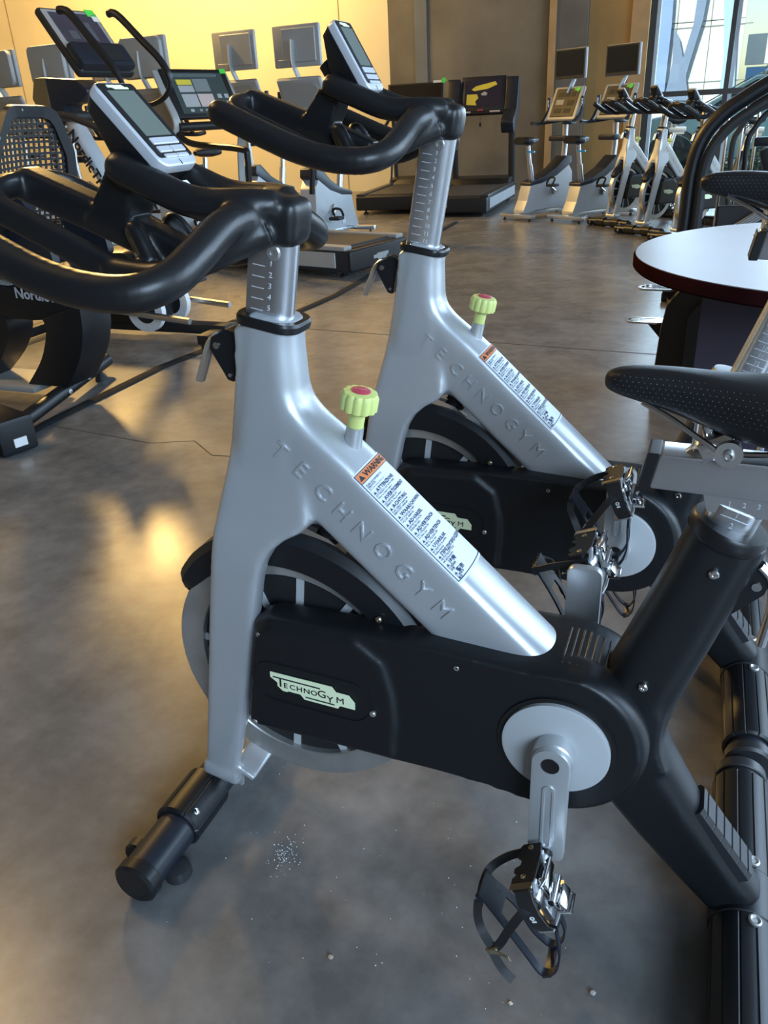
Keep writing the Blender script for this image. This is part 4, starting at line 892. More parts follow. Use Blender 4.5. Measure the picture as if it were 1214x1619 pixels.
# ------------------------------------------------------------------ upright bikes with a television
GAPM = BLACKM
def upright_bike(label, loc, rz, scale, tvback='flat', tag_green=False, group=None):
    R = thing('upright_bike', label, 'exercise bike', loc, rz, group, scale)
    def P(n, key, fn, m, parent=None): return part(n, cached('ub_' + key, lambda: fn().mesh(key)), m, parent or R)
    body = P('body_shell', 'body', lambda: B().prism(fillet([(-0.44, 0.07), (-0.36, 0.22), (-0.30, 0.40), (-0.10, 0.44), (0.16, 0.50), (0.34, 0.60), (0.42, 0.50), (0.44, 0.25), (0.50, 0.07), (0.10, 0.10), (-0.20, 0.10)], 0.03), -0.085, 0.085).bevel(0.02, 3, 0.6), SILVER2)
    P('body_hood', 'hood', lambda: B().prism(fillet([(-0.32, 0.385), (-0.31, 0.425), (-0.10, 0.47), (0.12, 0.56), (0.30, 0.685), (0.385, 0.68), (0.40, 0.60), (0.14, 0.47), (-0.10, 0.405)], 0.02), -0.09, 0.09).bevel(0.015, 2, 0.6), NAVY, body)
    mast = P('mast', 'mast', lambda: B().tube([(0.33, 0, 0.52), (0.36, 0, 0.80), (0.345, 0, 1.12)], 0.034, 14, (0.8, 1.1)), ALU)
    con = P('console', 'con', lambda: B().box((0, 0, 0), (0.05, 0.46, 0.40), None, 0.03, 3).xf(Matrix.Translation((0.345, 0, 1.25)) @ Matrix.Rotation(0.42, 4, 'Y')), TVGREY)
    M = Matrix.Translation((0.345, 0, 1.25)) @ Matrix.Rotation(0.42, 4, 'Y')
    P('console_face', 'conf', lambda: B().box((-0.024, 0, 0.005), (0.012, 0.37, 0.33), None, 0.005, 1).xf(M), BLACKS, con)
    for i, (y, z, sy, sz) in enumerate([(-0.10, 0.10, 0.07, 0.05), (0.0, 0.10, 0.09, 0.05), (0.10, 0.10, 0.07, 0.05), (-0.09, 0.0, 0.10, 0.06), (0.08, 0.01, 0.12, 0.06), (-0.07, -0.09, 0.11, 0.05), (0.08, -0.09, 0.11, 0.05)]):
        P('key_panel', 'key%d' % i, lambda: B().box((-0.031, y, z), (0.003, sy, sz)).xf(M), GREYP if i == 4 else BLACKM, con)
    P('console_rear', 'conr', lambda: B().prism(rrect(0, 0, 0.38, 0.32, 0.06), 0.022, 0.034, 'yz').xf(M), GREYP, con)
    P('rear_cable_boot', 'conb', lambda: B().box((0.036, 0.0, -0.085), (0.02, 0.09, 0.07), None, 0.01).xf(M), TVGREY, con)
    if tag_green:
        P('green_tag', 'ctag', lambda: B().lathe([(0.028, 0), (0.028, 0.004)], (-0.032, -0.155, 0.155), (-1, 0, 0), 16).box((-0.03, -0.125, 0.155), (0.004, 0.06, 0.02)).xf(M), GREENTAG, con)
    tv = P('television', 'tv', lambda: B().box((0.40, 0, 1.675), (0.045, 0.47, 0.325), None, 0.014, 2), TVGREY)
    P('tv_bezel', 'tvb', lambda: B().box((0.3775, 0, 1.675), (0.006, 0.458, 0.312), None, 0.002, 1), RUBBER, tv)
    P('tv_screen', 'tvs', lambda: B().box((0.3735, 0, 1.685), (0.004, 0.42, 0.262)), SCREEN, tv)
    if tvback == 'flat':
        P('tv_rear_panel', 'tvr', lambda: B().box((0.427, 0.03, 1.68), (0.014, 0.34, 0.26), None, 0.005, 1), TVGREY, tv)
        P('tv_rear_port', 'tvp', lambda: B().box((0.430, -0.13, 1.545), (0.012, 0.12, 0.06), None, 0.004, 1), GREYP, tv)
    else:
        P('tv_rear_panel', 'tvr2', lambda: B().prism(rrect(0, 1.675, 0.44, 0.31, 0.05), 0.42, 0.475, 'yz').bevel(0.02, 2, 0.7), TVGREY, tv)
    P('tv_arm', 'tvarm', lambda: B().tube(spline([(0.45, -0.02, 1.72), (0.462, -0.02, 1.62), (0.455, -0.02, 1.53), (0.40, -0.01, 1.43), (0.37, 0, 1.36)], 4), 0.03, 10, (1.1, 0.35)), TVGREY, tv)
    hb = P('handlebar', 'hb', lambda: B().tube(spline([(0.02, 0.25, 1.06), (0.16, 0.26, 1.05), (0.28, 0.20, 1.06), (0.33, 0.0, 1.08), (0.28, -0.20, 1.06), (0.16, -0.26, 1.05), (0.02, -0.25, 1.06)], 5), 0.019, 10), BLACKS)
    for s in (1, -1):
        P('horn_grip', 'horn%d' % s, lambda: B().tube(spline([(0.20, s * 0.25, 1.055), (0.28, s * 0.27, 1.12), (0.33, s * 0.27, 1.22), (0.335, s * 0.265, 1.33)], 4), 0.020, 10), BLACKS, hb)
        P('pulse_sensor', 'sens%d' % s, lambda: B().box((0.318, s * 0.266, 1.265), (0.012, 0.022, 0.085), None, 0.004, 1), CHROME, hb)
    P('bottle_tray', 'tray', lambda: B().box((0.25, 0, 0.88), (0.13, 0.24, 0.06), None, 0.02), NAVY)
    sp = P('seat_post', 'sp', lambda: B().tube([(-0.20, 0, 0.40), (-0.25, 0, 0.62)], 0.034, 14).tube([(-0.25, 0, 0.60), (-0.29, 0, 0.83)], 0.026, 14), ALU)
    P('post_lever', 'spl', lambda: B().box((-0.29, -0.05, 0.76), (0.03, 0.10, 0.02), Matrix.Rotation(0.3, 3, 'Z'), 0.005), CYAN, sp)
    P('saddle', 'sad', lambda: B().rings([[(x, y * hw, z0 + zz * h) for y, zz in rrect(0, 0, 2, 2, 0.6, 4)] for x, hw, z0, h in ((-0.44, 0.09, 0.885, 0.028), (-0.41, 0.125, 0.885, 0.042), (-0.32, 0.125, 0.88, 0.045), (-0.23, 0.06, 0.88, 0.035), (-0.15, 0.03, 0.88, 0.024), (-0.13, 0.02, 0.88, 0.014))]), VINYL)
    for s, a in ((1, 0.5), (-1, 0.5 + PI)):
        dx, dz = 0.16 * math.cos(a), -0.16 * math.sin(a)
        ca = P('crank_arm', 'ca%d' % s, lambda: B().tube([(0.10, s * 0.11, 0.30), (0.10 + dx, s * 0.13, 0.30 + dz)], 0.014, 8).lathe([(0.04, -0.02), (0.04, 0.01)], (0.10, s * 0.10, 0.30), (0, 1, 0), 16), STEEL)
        P('pedal', 'pd%d' % s, lambda: B().box((0.10 + dx, s * 0.19, 0.30 + dz), (0.12, 0.11, 0.03), None, 0.008).tube(spline([(0.05 + dx, s * 0.14, 0.32 + dz), (0.09 + dx, s * 0.15, 0.38 + dz), (0.09 + dx, s * 0.23, 0.38 + dz), (0.05 + dx, s * 0.24, 0.32 + dz)], 4), 0.012, 8), BLACKM, ca)
    for x, hy in ((0.50, 0.27), (-0.44, 0.27)):
        st = P('stabilizer', 'st%.2f' % x, lambda: B().box((x, 0, 0.055), (0.075, 2 * hy, 0.04), None, 0.012), ALU)
        for s in (1, -1):
            P('foot', 'ft%.2f%d' % (x, s), lambda: B().lathe([(0.022, 0), (0.022, 0.012), (0.008, 0.02), (0.008, 0.05)], (x, s * (hy - 0.06), 0), (0, 0, 1), 12), BLACKM, st)
    P('base_rail', 'rail', lambda: B().box((0.03, 0, 0.072), (0.96, 0.10, 0.045), None, 0.01), ALU)
    P('side_patch', 'patch', lambda: B().box((-0.10, 0.0875, 0.16), (0.07, 0.004, 0.045)), KEYS, body)
    return R
UG = 'upright bikes along the yellow wall'
rzL = math.radians(86)
for (px, py, style, dr, sc, lab) in [(3.72, -6.78, 'flat', 0.0, 1.06, 'upright bike by the yellow wall, screen back just left of the raised console'),
        (4.68, -7.29, 'flat', 0.0, 1.085, 'upright bike by the yellow wall, flat screen back above the touch-screen treadmill'),
        (4.86, -5.98, 'round', 0.03, 1.03, 'upright bike by the yellow wall, rounded screen back behind the curved elliptical arm'),
        (6.38, -7.45, 'flat', 0.1, 1.09, 'upright bike by the yellow wall, mostly hidden behind the elliptical console'),
        (5.86, -5.90, 'round', -0.04, 1.03, 'upright bike by the yellow wall, rounded screen back left of the elliptical console'),
        (7.10, -6.57, 'round', -0.08, 1.06, 'upright bike by the yellow wall, cut off by the left edge')]:
    a = rzL + dr; h = Vector((math.cos(a), math.sin(a), 0)) * 0.43
    upright_bike(lab, (px - h.x, py - h.y, 0), a, sc, style, False, UG)
for (px, py, lab) in ((1.60, -9.35, 'upright bike with dark screen and green tag, left of a pair by the concrete wall'), (1.02, -9.2, 'upright bike with dark screen and green tag before the lamp-lit concrete wall, right of a pair')):
    a = math.radians(-122); h = Vector((math.cos(a), math.sin(a), 0)) * 0.38
    upright_bike(lab, (px - h.x, py - h.y, 0), a, 0.94, 'flat', True, 'pair of upright bikes by the concrete wall')

# ------------------------------------------------------------------ treadmills (local +x is the running direction)
def treadmill(label, loc, rz, kind, L=1.95, W=0.84):
    R = thing('treadmill', label, 'treadmill', loc, rz, 'treadmills')
    def P(n, fn, m, parent=None): return part(n, fn().mesh(n), m, parent or R)
    deck = P('deck', lambda: B().prism(fillet([(-L / 2, 0.05), (-L / 2 - 0.01, 0.20), (-L / 2 + 0.05, 0.225), (L / 2 - 0.35, 0.235), (L / 2, 0.235), (L / 2, 0.05)], 0.02), -W / 2 + 0.01, W / 2 - 0.01).bevel(0.012, 2, 0.7), NAVY if kind != 'black' else BLACKM)
    P('belt', lambda: B().box((-0.12, 0, 0.228), (L - 0.42, W - 0.26, 0.022), None, 0.006, 1), BELT, deck)
    for s in (1, -1):
        P('side_rail', lambda: B().box((-0.02, s * (W / 2 - 0.055), 0.232), (L - 0.10, 0.105, 0.035), None, 0.012), GREYP if kind == 'touch' else RUBBER, deck)
        P('side_skirt', lambda: B().box((0.0, s * (W / 2 - 0.004), 0.14), (L - 0.25, 0.012, 0.12), None, 0.004, 1), SILVER2 if kind != 'black' else RUBBER, deck)
    for fx in (-L / 2 + 0.12, L / 2 - 0.12):
        for s in (1, -1):
            P('foot', lambda: B().lathe([(0.035, 0), (0.035, 0.012), (0.014, 0.02), (0.014, 0.06)], (fx, s * (W / 2 - 0.10), 0), (0, 0, 1), 12), BLACKM, deck)
    ec = P('end_cover', lambda: B().box((-L / 2 + 0.0, 0, 0.135), (0.06, W - 0.02, 0.17), None, 0.025, 3), BLACK, deck)
    if kind == 'touch':
        P('logo_plate', lambda: B().prism([(-0.10, 0.155), (0.06, 0.155), (0.07, 0.145), (0.11, 0.145), (0.11, 0.118), (0.06, 0.118), (0.05, 0.105), (-0.06, 0.105), (-0.07, 0.12), (-0.10, 0.135)], -L / 2 - 0.034, -L / 2 - 0.028, 'yz'), GREYP, ec)
    if kind == 'yellow':
        P('yellow_plate', lambda: B().box((-L / 2 - 0.03, 0.12, 0.13), (0.006, 0.16, 0.03)), YELLOW, ec)
    P('motor_hood', lambda: B().prism(fillet([(L / 2 - 0.42, 0.235), (L / 2 - 0.34, 0.31), (L / 2 - 0.05, 0.33), (L / 2 + 0.08, 0.26), (L / 2 + 0.10, 0.06), (L / 2 - 0.42, 0.06)], 0.03), -W / 2 + 0.04, W / 2 - 0.04).bevel(0.02, 2, 0.7), BLACK)
    cx = L / 2 - 0.16
    UPM = BLACKM if kind != 'touch' else TVGREY
    for s in (1, -1):
        if kind == 'touch':
            u = P('upright', lambda: B().tube(spline([(cx + 0.10, s * 0.40, 0.15), (cx + 0.08, s * 0.41, 0.70), (cx + 0.04, s * 0.41, 1.0), (cx - 0.03, s * 0.40, 1.18), (cx + 0.06, s * 0.40, 1.38), (cx + 0.16, s * 0.39, 1.58)], 5), 0.034, 10, (0.7, 1.2)), UPM)
            P('handrail', lambda: B().tube(spline([(cx - 0.02, s * 0.40, 1.10), (cx - 0.20, s * 0.41, 1.02), (cx - 0.75, s * 0.41, 0.97), (cx - 0.82, s * 0.41, 0.90), (cx - 0.78, s * 0.41, 0.55)], 5), 0.026, 10), BLACKS)
        elif kind == 'yellow':
            u = P('upright', lambda: B().tube([(cx + 0.10, s * 0.40, 0.06), (cx + 0.02, s * 0.40, 1.0)], 0.042, 10, (0.7, 1.1)), UPM)
            P('side_wing', lambda: B().prism(fillet([(cx - 0.38, 1.02), (cx - 0.30, 0.86), (cx - 0.16, 0.90), (cx + 0.08, 1.08), (cx + 0.16, 1.30), (cx + 0.12, 1.50), (cx + 0.02, 1.56), (cx - 0.03, 1.36), (cx - 0.12, 1.15)], 0.06), s * 0.40 - 0.085, s * 0.40 + 0.085).bevel(0.015, 2, 0.7), NAVY)
            P('wing_lamp', lambda: B().lathe([(0.022, 0), (0.022, 0.01), (0.014, 0.016)], (cx - 0.10, s * 0.375, 1.13), (-0.8, 0, 0.5), 14), GREENY)
        else:
            u = P('upright', lambda: B().tube([(cx + 0.12, s * 0.34, 0.10), (cx - 0.04, s * 0.33, 1.15)], 0.026, 10), UPM)
            P('brace', lambda: B().tube([(cx - 0.24, s * 0.34, 0.24), (cx - 0.03, s * 0.33, 1.0)], 0.017, 8), UPM)
            P('handrail', lambda: B().tube(spline([(cx, s * 0.33, 1.12), (cx - 0.2, s * 0.34, 1.10), (cx - 0.5, s * 0.34, 1.0)], 4), 0.024, 10), BLACKS)
    if kind == 'touch':
        M = Matrix.Translation((cx + 0.06, 0, 1.40)) @ Matrix.Rotation(0.42, 4, 'Y')
        con = P('console', lambda: B().box((0, 0, 0), (0.05, 0.76, 0.42), None, 0.012, 2).xf(M), BLACKS)
        P('screen', lambda: B().box((-0.026, 0.0, 0.0), (0.004, 0.62, 0.35)).xf(M), mat('lit_screen_grey', (0.055, 0.075, 0.072), 0.2), con)
        # picture tiles on the screen (y runs to the left for the runner)
        for (n, y, z, sy, sz, m) in [('picture_tile', 0.17, 0.092, 0.17, 0.045, YELLOW), ('picture_tile', 0.17, 0.035, 0.17, 0.055, GREYPIC), ('picture_tile', -0.02, 0.065, 0.18, 0.11, mat('dim_picture', (0.22, 0.24, 0.24), 0.4)), ('picture_tile', 0.17, -0.065, 0.17, 0.11, GREYPIC), ('picture_tile', -0.02, -0.065, 0.18, 0.11, PINKPIC),
                                     ('start_key', -0.05, -0.150, 0.07, 0.03, mat('light_green_key', (0.25, 0.62, 0.22), 0.5)), ('key', 0.2, -0.150, 0.04, 0.022, GREYPIC), ('key', 0.10, -0.150, 0.03, 0.02, GREYP), ('key', 0.03, -0.150, 0.03, 0.02, GREYP), ('title_bar', 0.02, 0.150, 0.50, 0.03, mat('title_grey', (0.11, 0.14, 0.14), 0.4)), ('title_text', 0.20, 0.148, 0.09, 0.01, GREYPIC), ('title_text', -0.20, 0.150, 0.08, 0.01, GREYPIC)] + \
                                    [('key', -0.19 - 0.085 * i, -0.03 - 0.06 * j, 0.05, 0.036, GREYPIC) for i in (0, 1) for j in (0, 1)]:
            P(n, lambda: B().box((-0.0295, y, z), (0.002, sy, sz)).xf(M), m, con)
        P('green_tag', lambda: B().box((-0.028, -0.345, 0.19), (0.005, 0.07, 0.04)).xf(M), GREENTAG, con)
        P('crossbar', lambda: B().tube([(cx - 0.04, 0.40, 1.15), (cx - 0.04, -0.40, 1.15)], 0.036, 12), BLACKS)
        P('stop_key', lambda: B().box((cx - 0.075, -0.10, 1.185), (0.05, 0.09, 0.05), None, 0.012), RED)
    elif kind == 'yellow':
        M = Matrix.Translation((cx + 0.05, 0, 1.34)) @ Matrix.Rotation(0.30, 4, 'Y')
        con = P('console', lambda: B().box((0, 0, 0), (0.06, 0.62, 0.46), None, 0.03, 2).xf(M), NAVY)
        P('screen', lambda: B().box((-0.031, 0, 0.01), (0.004, 0.50, 0.33)).xf(M), mat('screen_violet', (0.030, 0.026, 0.045), 0.2), con)
        P('screen_picture', lambda: B().prism([(0.10, 0.10), (-0.16, 0.15), (-0.19, 0.11), (-0.06, 0.06), (0.12, 0.04), (0.16, 0.06)], -0.0355, -0.033, 'yz').xf(M), YELLOW, con)
        P('screen_picture', lambda: B().prism([(0.22, 0.0), (0.08, 0.0), (0.06, -0.05), (0.10, -0.09), (0.08, -0.14), (0.22, -0.13)], -0.0355, -0.033, 'yz').xf(M), YELLOW, con)
        P('screen_mark', lambda: B().prism([(-0.02, 0.03), (-0.06, 0.01), (-0.05, -0.02), (0.01, -0.02), (0.03, 0.0)], -0.0355, -0.033, 'yz').xf(M), GREYPIC, con)
        P('gold_trim', lambda: B().tube([(cx + 0.0, -0.33, 1.20), (cx + 0.05, -0.34, 1.44)], 0.03, 8, (1, 0.4)), mat('gold_trim', (0.50, 0.38, 0.16), 0.35, 0.5))
        cb = P('front_handrail', lambda: B().tube([(cx - 0.14, 0.38, 1.12), (cx - 0.14, -0.38, 1.12)], 0.03, 10), BLACKS)
        for y in (0.20, -0.20):
            P('pulse_sensor', lambda: B().box((cx - 0.165, y, 1.135), (0.02, 0.14, 0.02), None, 0.005, 1), PINKPIC, cb)
        P('stop_key', lambda: B().box((cx - 0.16, -0.0, 1.155), (0.03, 0.08, 0.02), None, 0.006, 1), RED, cb)
        P('safety_key', lambda: B().tube([(cx - 0.15, 0.0, 1.10), (cx - 0.15, 0.0, 1.0)], 0.003, 6).box((cx - 0.15, 0.0, 0.98), (0.015, 0.03, 0.05), None, 0.004, 1), RUBBER, cb)
    else:
        M = Matrix.Translation((cx + 0.0, 0, 1.36)) @ Matrix.Rotation(0.22, 4, 'Y')
        con = P('console', lambda: B().box((0, 0, 0), (0.05, 0.80, 0.36), None, 0.012, 2).xf(M), BLACKM)
        P('screen', lambda: B().box((-0.026, 0, 0.01), (0.003, 0.74, 0.30)).xf(M), mat('brown_black_screen', (0.022, 0.018, 0.014), 0.15), con)
        P('tag_strip', lambda: B().box((-0.03, -0.33, 0.18), (0.005, 0.14, 0.03)).xf(M), WHITE, con)
        P('green_tag', lambda: B().lathe([(0.035, 0), (0.035, 0.005)], (-0.03, -0.41, 0.19), (-1, 0, 0), 16).xf(M), GREENTAG, con)
        P('crossbar', lambda: B().tube([(cx - 0.05, 0.33, 1.12), (cx - 0.05, -0.33, 1.12)], 0.03, 10), BLACKS)
    return R
treadmill('treadmill with colourful touch screen on silver uprights, deck end behind the near handlebar post', (3.40, -5.66, 0), math.radians(-14), 'touch')
treadmill('black treadmill with wide dark screen behind the raised handlebar, left of the yellow-screen treadmill', (3.98, -10.30, 0), math.radians(-84), 'black')
treadmill('dark blue treadmill with yellow and violet screen against the concrete wall', (2.97, -10.0, 0), math.radians(-87), 'yellow', 2.0, 0.92)

# ------------------------------------------------------------------ elliptical trainer (built at its place, heading +x)
E_ = thing('elliptical_trainer', 'elliptical trainer with tilted console and tall curved black arms, silver lettered mast', 'elliptical', (3.1, -3.15, 0))
def EP(n, b, m, parent=None):
    b.xf(Matrix.Translation((-3.1, 3.15, 0))) if parent is None or True else None
    return part(n, b.mesh(n), m, parent or E_)
mast = EP('mast', B().tube([(2.98, -3.12, 0.30), (3.09, -3.12, 0.72), (3.37, -3.12, 1.24)], 0.046, 14, (1.0, 1.3)), SILVER2)
md = Vector((-0.28, 0, -0.52)).normalized()
tb = text_bm('NordicTrack', 0.082, 0.001, 0.002, 'LEFT', 1.0)
bmesh.ops.transform(tb, matrix=basis(md, (-0.88, 0, 0.47), Vector((3.335, -3.055, 1.17))) @ Matrix.Translation((0, -0.03, 0)), verts=tb.verts)
bmesh.ops.transform(tb, matrix=Matrix.Translation((-3.1, 3.15, 0)), verts=tb.verts)
tm = bpy.data.meshes.new('mast_lettering'); tb.to_mesh(tm); tb.free(); part('mast_lettering', tm, INK, mast)
EP('mast_cap', B().prism(fillet([(3.50, 1.36), (3.44, 1.44), (3.22, 1.42), (3.14, 1.36), (3.20, 1.31), (3.33, 1.30), (3.37, 1.20), (3.44, 1.20)], 0.03), -3.20, -3.04).bevel(0.015, 2, 0.7), NAVY)
EP('mast_shroud', B().prism(fillet([(3.54, 1.34), (3.50, 1.44), (3.42, 1.44), (3.42, 1.20), (3.46, 1.16)], 0.02), -3.205, -3.035).bevel(0.012, 2, 0.7), mat('bronze_plastic', (0.16, 0.12, 0.06), 0.4, 0.3))
CM = Matrix.Translation((3.20, -3.16, 1.59)) @ Matrix.Rotation(math.radians(-10), 4, 'Z') @ Matrix.Rotation(0.66, 4, 'Y') @ Matrix.Scale(0.88, 4)
con = EP('console', B().box((0, 0, 0), (0.05, 0.44, 0.46), None, 0.02, 2).xf(CM), BLACKM)
EP('console_frame', B().box((-0.024, 0, 0.0), (0.012, 0.41, 0.43), None, 0.006, 1).xf(CM), GREYP, con)
EP('console_screen', B().box((-0.031, 0, 0.085), (0.004, 0.34, 0.21)).xf(CM), mat('violet_screen', (0.060, 0.052, 0.070), 0.2), con)
EP('screen_figure', B().box((-0.0335, -0.03, 0.06), (0.002, 0.12, 0.13)).box((-0.0335, 0.08, 0.03), (0.002, 0.06, 0.06)).xf(CM), mat('dim_grey_picture', (0.10, 0.10, 0.11), 0.3), con)
kp = EP('key_tray', B().box((-0.045, 0, -0.135), (0.07, 0.43, 0.17), None, 0.03, 2).xf(CM), NAVY, con)
EP('key_pad', B().box((-0.082, -0.06, -0.135), (0.006, 0.16, 0.11)).xf(CM), BLACKM, con)
EP('green_tag', B().box((-0.033, -0.16, 0.20), (0.004, 0.07, 0.05)).xf(CM), GREENTAG, con)
EP('white_tag', B().box((-0.033, -0.175, 0.165), (0.004, 0.05, 0.05)).xf(CM), WHITE, con)
for (yy, sh, dx, dz) in ((-2.86, 0.0, 0, 0), (-3.38, 1.0, 0.0, 0.0)):
    if sh == 0: pth = [(3.09, yy, 1.715), (3.03, yy, 1.70), (2.93, yy, 1.585), (2.82, yy, 1.45), (2.77, yy, 1.34), (2.79, yy, 1.25), (2.84, yy, 1.12)]
    else: pth = [(3.19, yy, 1.745), (3.13, yy, 1.735), (3.00, yy, 1.61), (2.89, yy, 1.50), (2.845, yy, 1.40), (2.885, yy, 1.325), (2.98, yy, 1.285), (3.06, yy, 1.29)]
    EP('arm_grip', B().tube(spline(pth, 5), [0.020 if i < len(pth) * 2.4 else 0.014 for i in range((len(pth) - 1) * 5 + 1)], 10), BLACKS)
    EP('lower_arm', B().tube(spline([(pth[-1][0], yy, pth[-1][2]), (3.22, yy, 1.25), (3.30, yy, 1.10), (3.30, yy, 0.45)], 4), 0.018, 10), RUBBER)
EP('pivot_bar', B().tube([(3.27, -2.84, 1.24), (3.27, -3.40, 1.24)], 0.026, 12), BLACKM)
EP('base_frame', B().box((3.15, -3.12, 0.07), (1.30, 0.10, 0.06), None, 0.012).box((2.56, -3.14, 0.05), (0.08, 0.46, 0.06), None, 0.012).box((3.82, -3.12, 0.05), (0.08, 0.60, 0.06), None, 0.012), BLACKM)
for yy in (-2.90, -3.34):
    EP('pedal_rail', B().tube([(2.62, yy, 0.16), (3.30, yy, 0.22)], 0.020, 8), ALU)
    EP('foot_pedal', B().box((2.98, yy, 0.30), (0.36, 0.14, 0.05), Matrix.Rotation(0.1, 3, 'Y'), 0.015), BLACK)
for yy in (-2.99, -3.25):
    wl = EP('drive_wheel', B().ring((2.98, yy, 0.19), (0, 1, 0), 0.075, 0.125, -0.02, 0.02, 32), WHITE)
    EP('wheel_hub', B().lathe([(0.078, -0.015), (0.078, 0.015)], (2.98, yy, 0.19), (0, 1, 0), 24), BLACKM, wl)
EP('wheel_shroud', B().prism(fillet([(2.95, 0.10), (2.92, 0.34), (3.10, 0.52), (3.50, 0.50), (3.72, 0.30), (3.74, 0.08)], 0.06), -3.22, -3.02).bevel(0.02, 2, 0.7), BLACK)
for s in (-2.94, -3.34):
    EP('rear_foot', B().lathe([(0.028, 0), (0.03, 0.004), (0.03, 0.03), (0.02, 0.034)], (2.56, s, 0.0), (0, 0, 1), 14), RUBBER)

# ------------------------------------------------------------------ recumbent bike at the left edge, heading +x
Q_ = thing('recumbent_bike', 'recumbent bike with black mesh seat back and curved black legs at the left edge', 'exercise bike', (2.75, -1.95, 0))
def QP(n, b, m, parent=None): return part(n, b.xf(Matrix.Translation((-2.75, 1.95, 0))).mesh(n), m, parent or Q_)
SM = Matrix.Translation((2.65, -2.0, 0.99)) @ Matrix.Rotation(-0.18, 4, 'Y')
so = fillet([(-0.245, -0.29), (-0.235, 0.10), (-0.16, 0.28), (0.10, 0.285), (0.235, 0.12), (0.25, -0.29)], 0.09, 6)
si = [(y * 0.83, z * 0.86 - 0.005) for y, z in so]
def curve(y): return 0.05 * (1 - (y / 0.25) ** 2)
bm_ = B(); bm_.rings([[(curve(y) - 0.014, y, z) for y, z in so], [(curve(y) + 0.014, y, z) for y, z in so], [(curve(y) + 0.014, y, z) for y, z in si], [(curve(y) - 0.014, y, z) for y, z in si]], True, False, True).xf(SM)
seat = QP('seat_back', bm_, BLACK)
def inside(y, z):
    c = False; n = len(si)
    for i in range(n):
        (y0, z0), (y1, z1) = si[i], si[i - 1]
        if (z0 > z) != (z1 > z) and y < (y1 - y0) * (z - z0) / (z1 - z0) + y0: c = not c
    return c
mesh_b = B(); NY, NZ = 15, 22; dy = 0.43 / NY; dz = 0.52 / NZ
for j in range(NZ + 1):
    z = -0.262 + j * dz; ys = [y * 0.01 for y in range(-23, 24) if inside(y * 0.01, z)]
    if len(ys) > 1: mesh_b.ribbon([(curve(y * 1.0), y, z) for y in (ys[0] - 0.008, *ys[1:-1:3], ys[-1] + 0.008)], (0, 0, 1), 0.0105, 0.004)
for i in range(NY + 1):
    y = -0.215 + i * dy; zs = [z * 0.01 for z in range(-27, 28) if inside(y, z * 0.01)]
    if len(zs) > 1: mesh_b.ribbon([(curve(y), y, zs[0] - 0.008), (curve(y), y, zs[-1] + 0.008)], (0, 1, 0), 0.0105, 0.004)
ms = QP('seat_mesh', mesh_b.xf(SM), BLACKM, seat); ms['kind'] = 'stuff'
for (y, z) in [(-0.20, 0.20), (0.02, 0.268), (0.19, 0.17), (-0.225, -0.06), (0.232, -0.06), (-0.228, -0.2)]:
    QP('seat_rivet', B().lathe([(0.007, 0), (0.005, 0.003)], (curve(y) - 0.014, y, z), (-1, 0, 0), 10).xf(SM), STEEL, seat)
QP('seat_cushion', B().box((2.86, -2.0, 0.66), (0.42, 0.46, 0.09), None, 0.035, 3), BLACK)
for (y0, y1) in ((-1.80, -1.84), (-2.20, -2.16)):
    QP('seat_bracket', B().prism(fillet([(2.50, 0.80), (2.62, 0.98), (2.70, 0.96), (2.72, 0.64), (2.56, 0.60), (2.48, 0.66)], 0.03), y0, y1), NAVY)
QP('seat_side_plate', B().prism(fillet([(2.43, 0.90), (2.50, 0.93), (2.62, 0.86), (2.64, 0.74), (2.46, 0.72)], 0.02), -2.27, -2.255), NAVY)
rail = QP('seat_rail', B().box((2.70, -2.02, 0.625), (0.62, 0.22, 0.05), Matrix.Rotation(-0.06, 3, 'Y'), 0.01), NAVY)
QP('rail_print', B().box((2.385, -1.97, 0.622), (0.004, 0.07, 0.018)), WHITE, rail)
beam = QP('main_beam', B().prism(fillet([(2.44, 0.52), (3.60, 0.60), (3.62, 0.44), (2.75, 0.40), (2.44, 0.42)], 0.03), -2.02, -1.86).bevel(0.015, 2, 0.7), BLACK)
tb = text_bm('NordicTrack', 0.066, 0.001, 0.0015); bmesh.ops.transform(tb, matrix=basis((-1, 0, -0.06), (-0.06, 0, 1), Vector((2.80, -1.857, 0.505))), verts=tb.verts)
bmesh.ops.transform(tb, matrix=Matrix.Translation((-2.75, 1.95, 0)), verts=tb.verts)
tm = bpy.data.meshes.new('beam_lettering'); tb.to_mesh(tm); tb.free(); part('beam_lettering', tm, KEYS, beam)
QP('silver_strip', B().prism(fillet([(2.80, 0.548), (3.60, 0.61), (3.60, 0.68), (2.95, 0.60)], 0.01), -2.0, -1.88), TVGREY)
cl = []
for t in range(13):
    a = math.radians(20 - t * 8.0)
c_out = spline([(2.43, 0.49), (2.445, 0.36), (2.50, 0.23), (2.60, 0.10)], 6); c_in = spline([(2.66, 0.42), (2.655, 0.36), (2.72, 0.23), (2.84, 0.10)], 6)
QP('curved_leg', B().prism([tuple(p) for p in c_out] + [tuple(p) for p in reversed(c_in)], -2.04, -1.84).bevel(0.012, 2, 0.7), BLACK)
c_o2 = spline([(2.90, 0.42), (2.90, 0.34), (2.98, 0.22), (3.12, 0.10)], 6); c_i2 = spline([(2.98, 0.42), (2.97, 0.34), (3.05, 0.22), (3.20, 0.10)], 6)
QP('inner_rib', B().prism([tuple(p) for p in c_o2] + [tuple(p) for p in reversed(c_i2)], -2.02, -1.86), BLACK)
QP('base_plate', B().box((3.08, -1.93, 0.085), (0.62, 0.26, 0.03), None, 0.008), GREYP)
stz = QP('rear_stabilizer', B().tube([(2.52, -1.45, 0.075), (2.80, -2.36, 0.075)], 0.034, 16), BLACK)
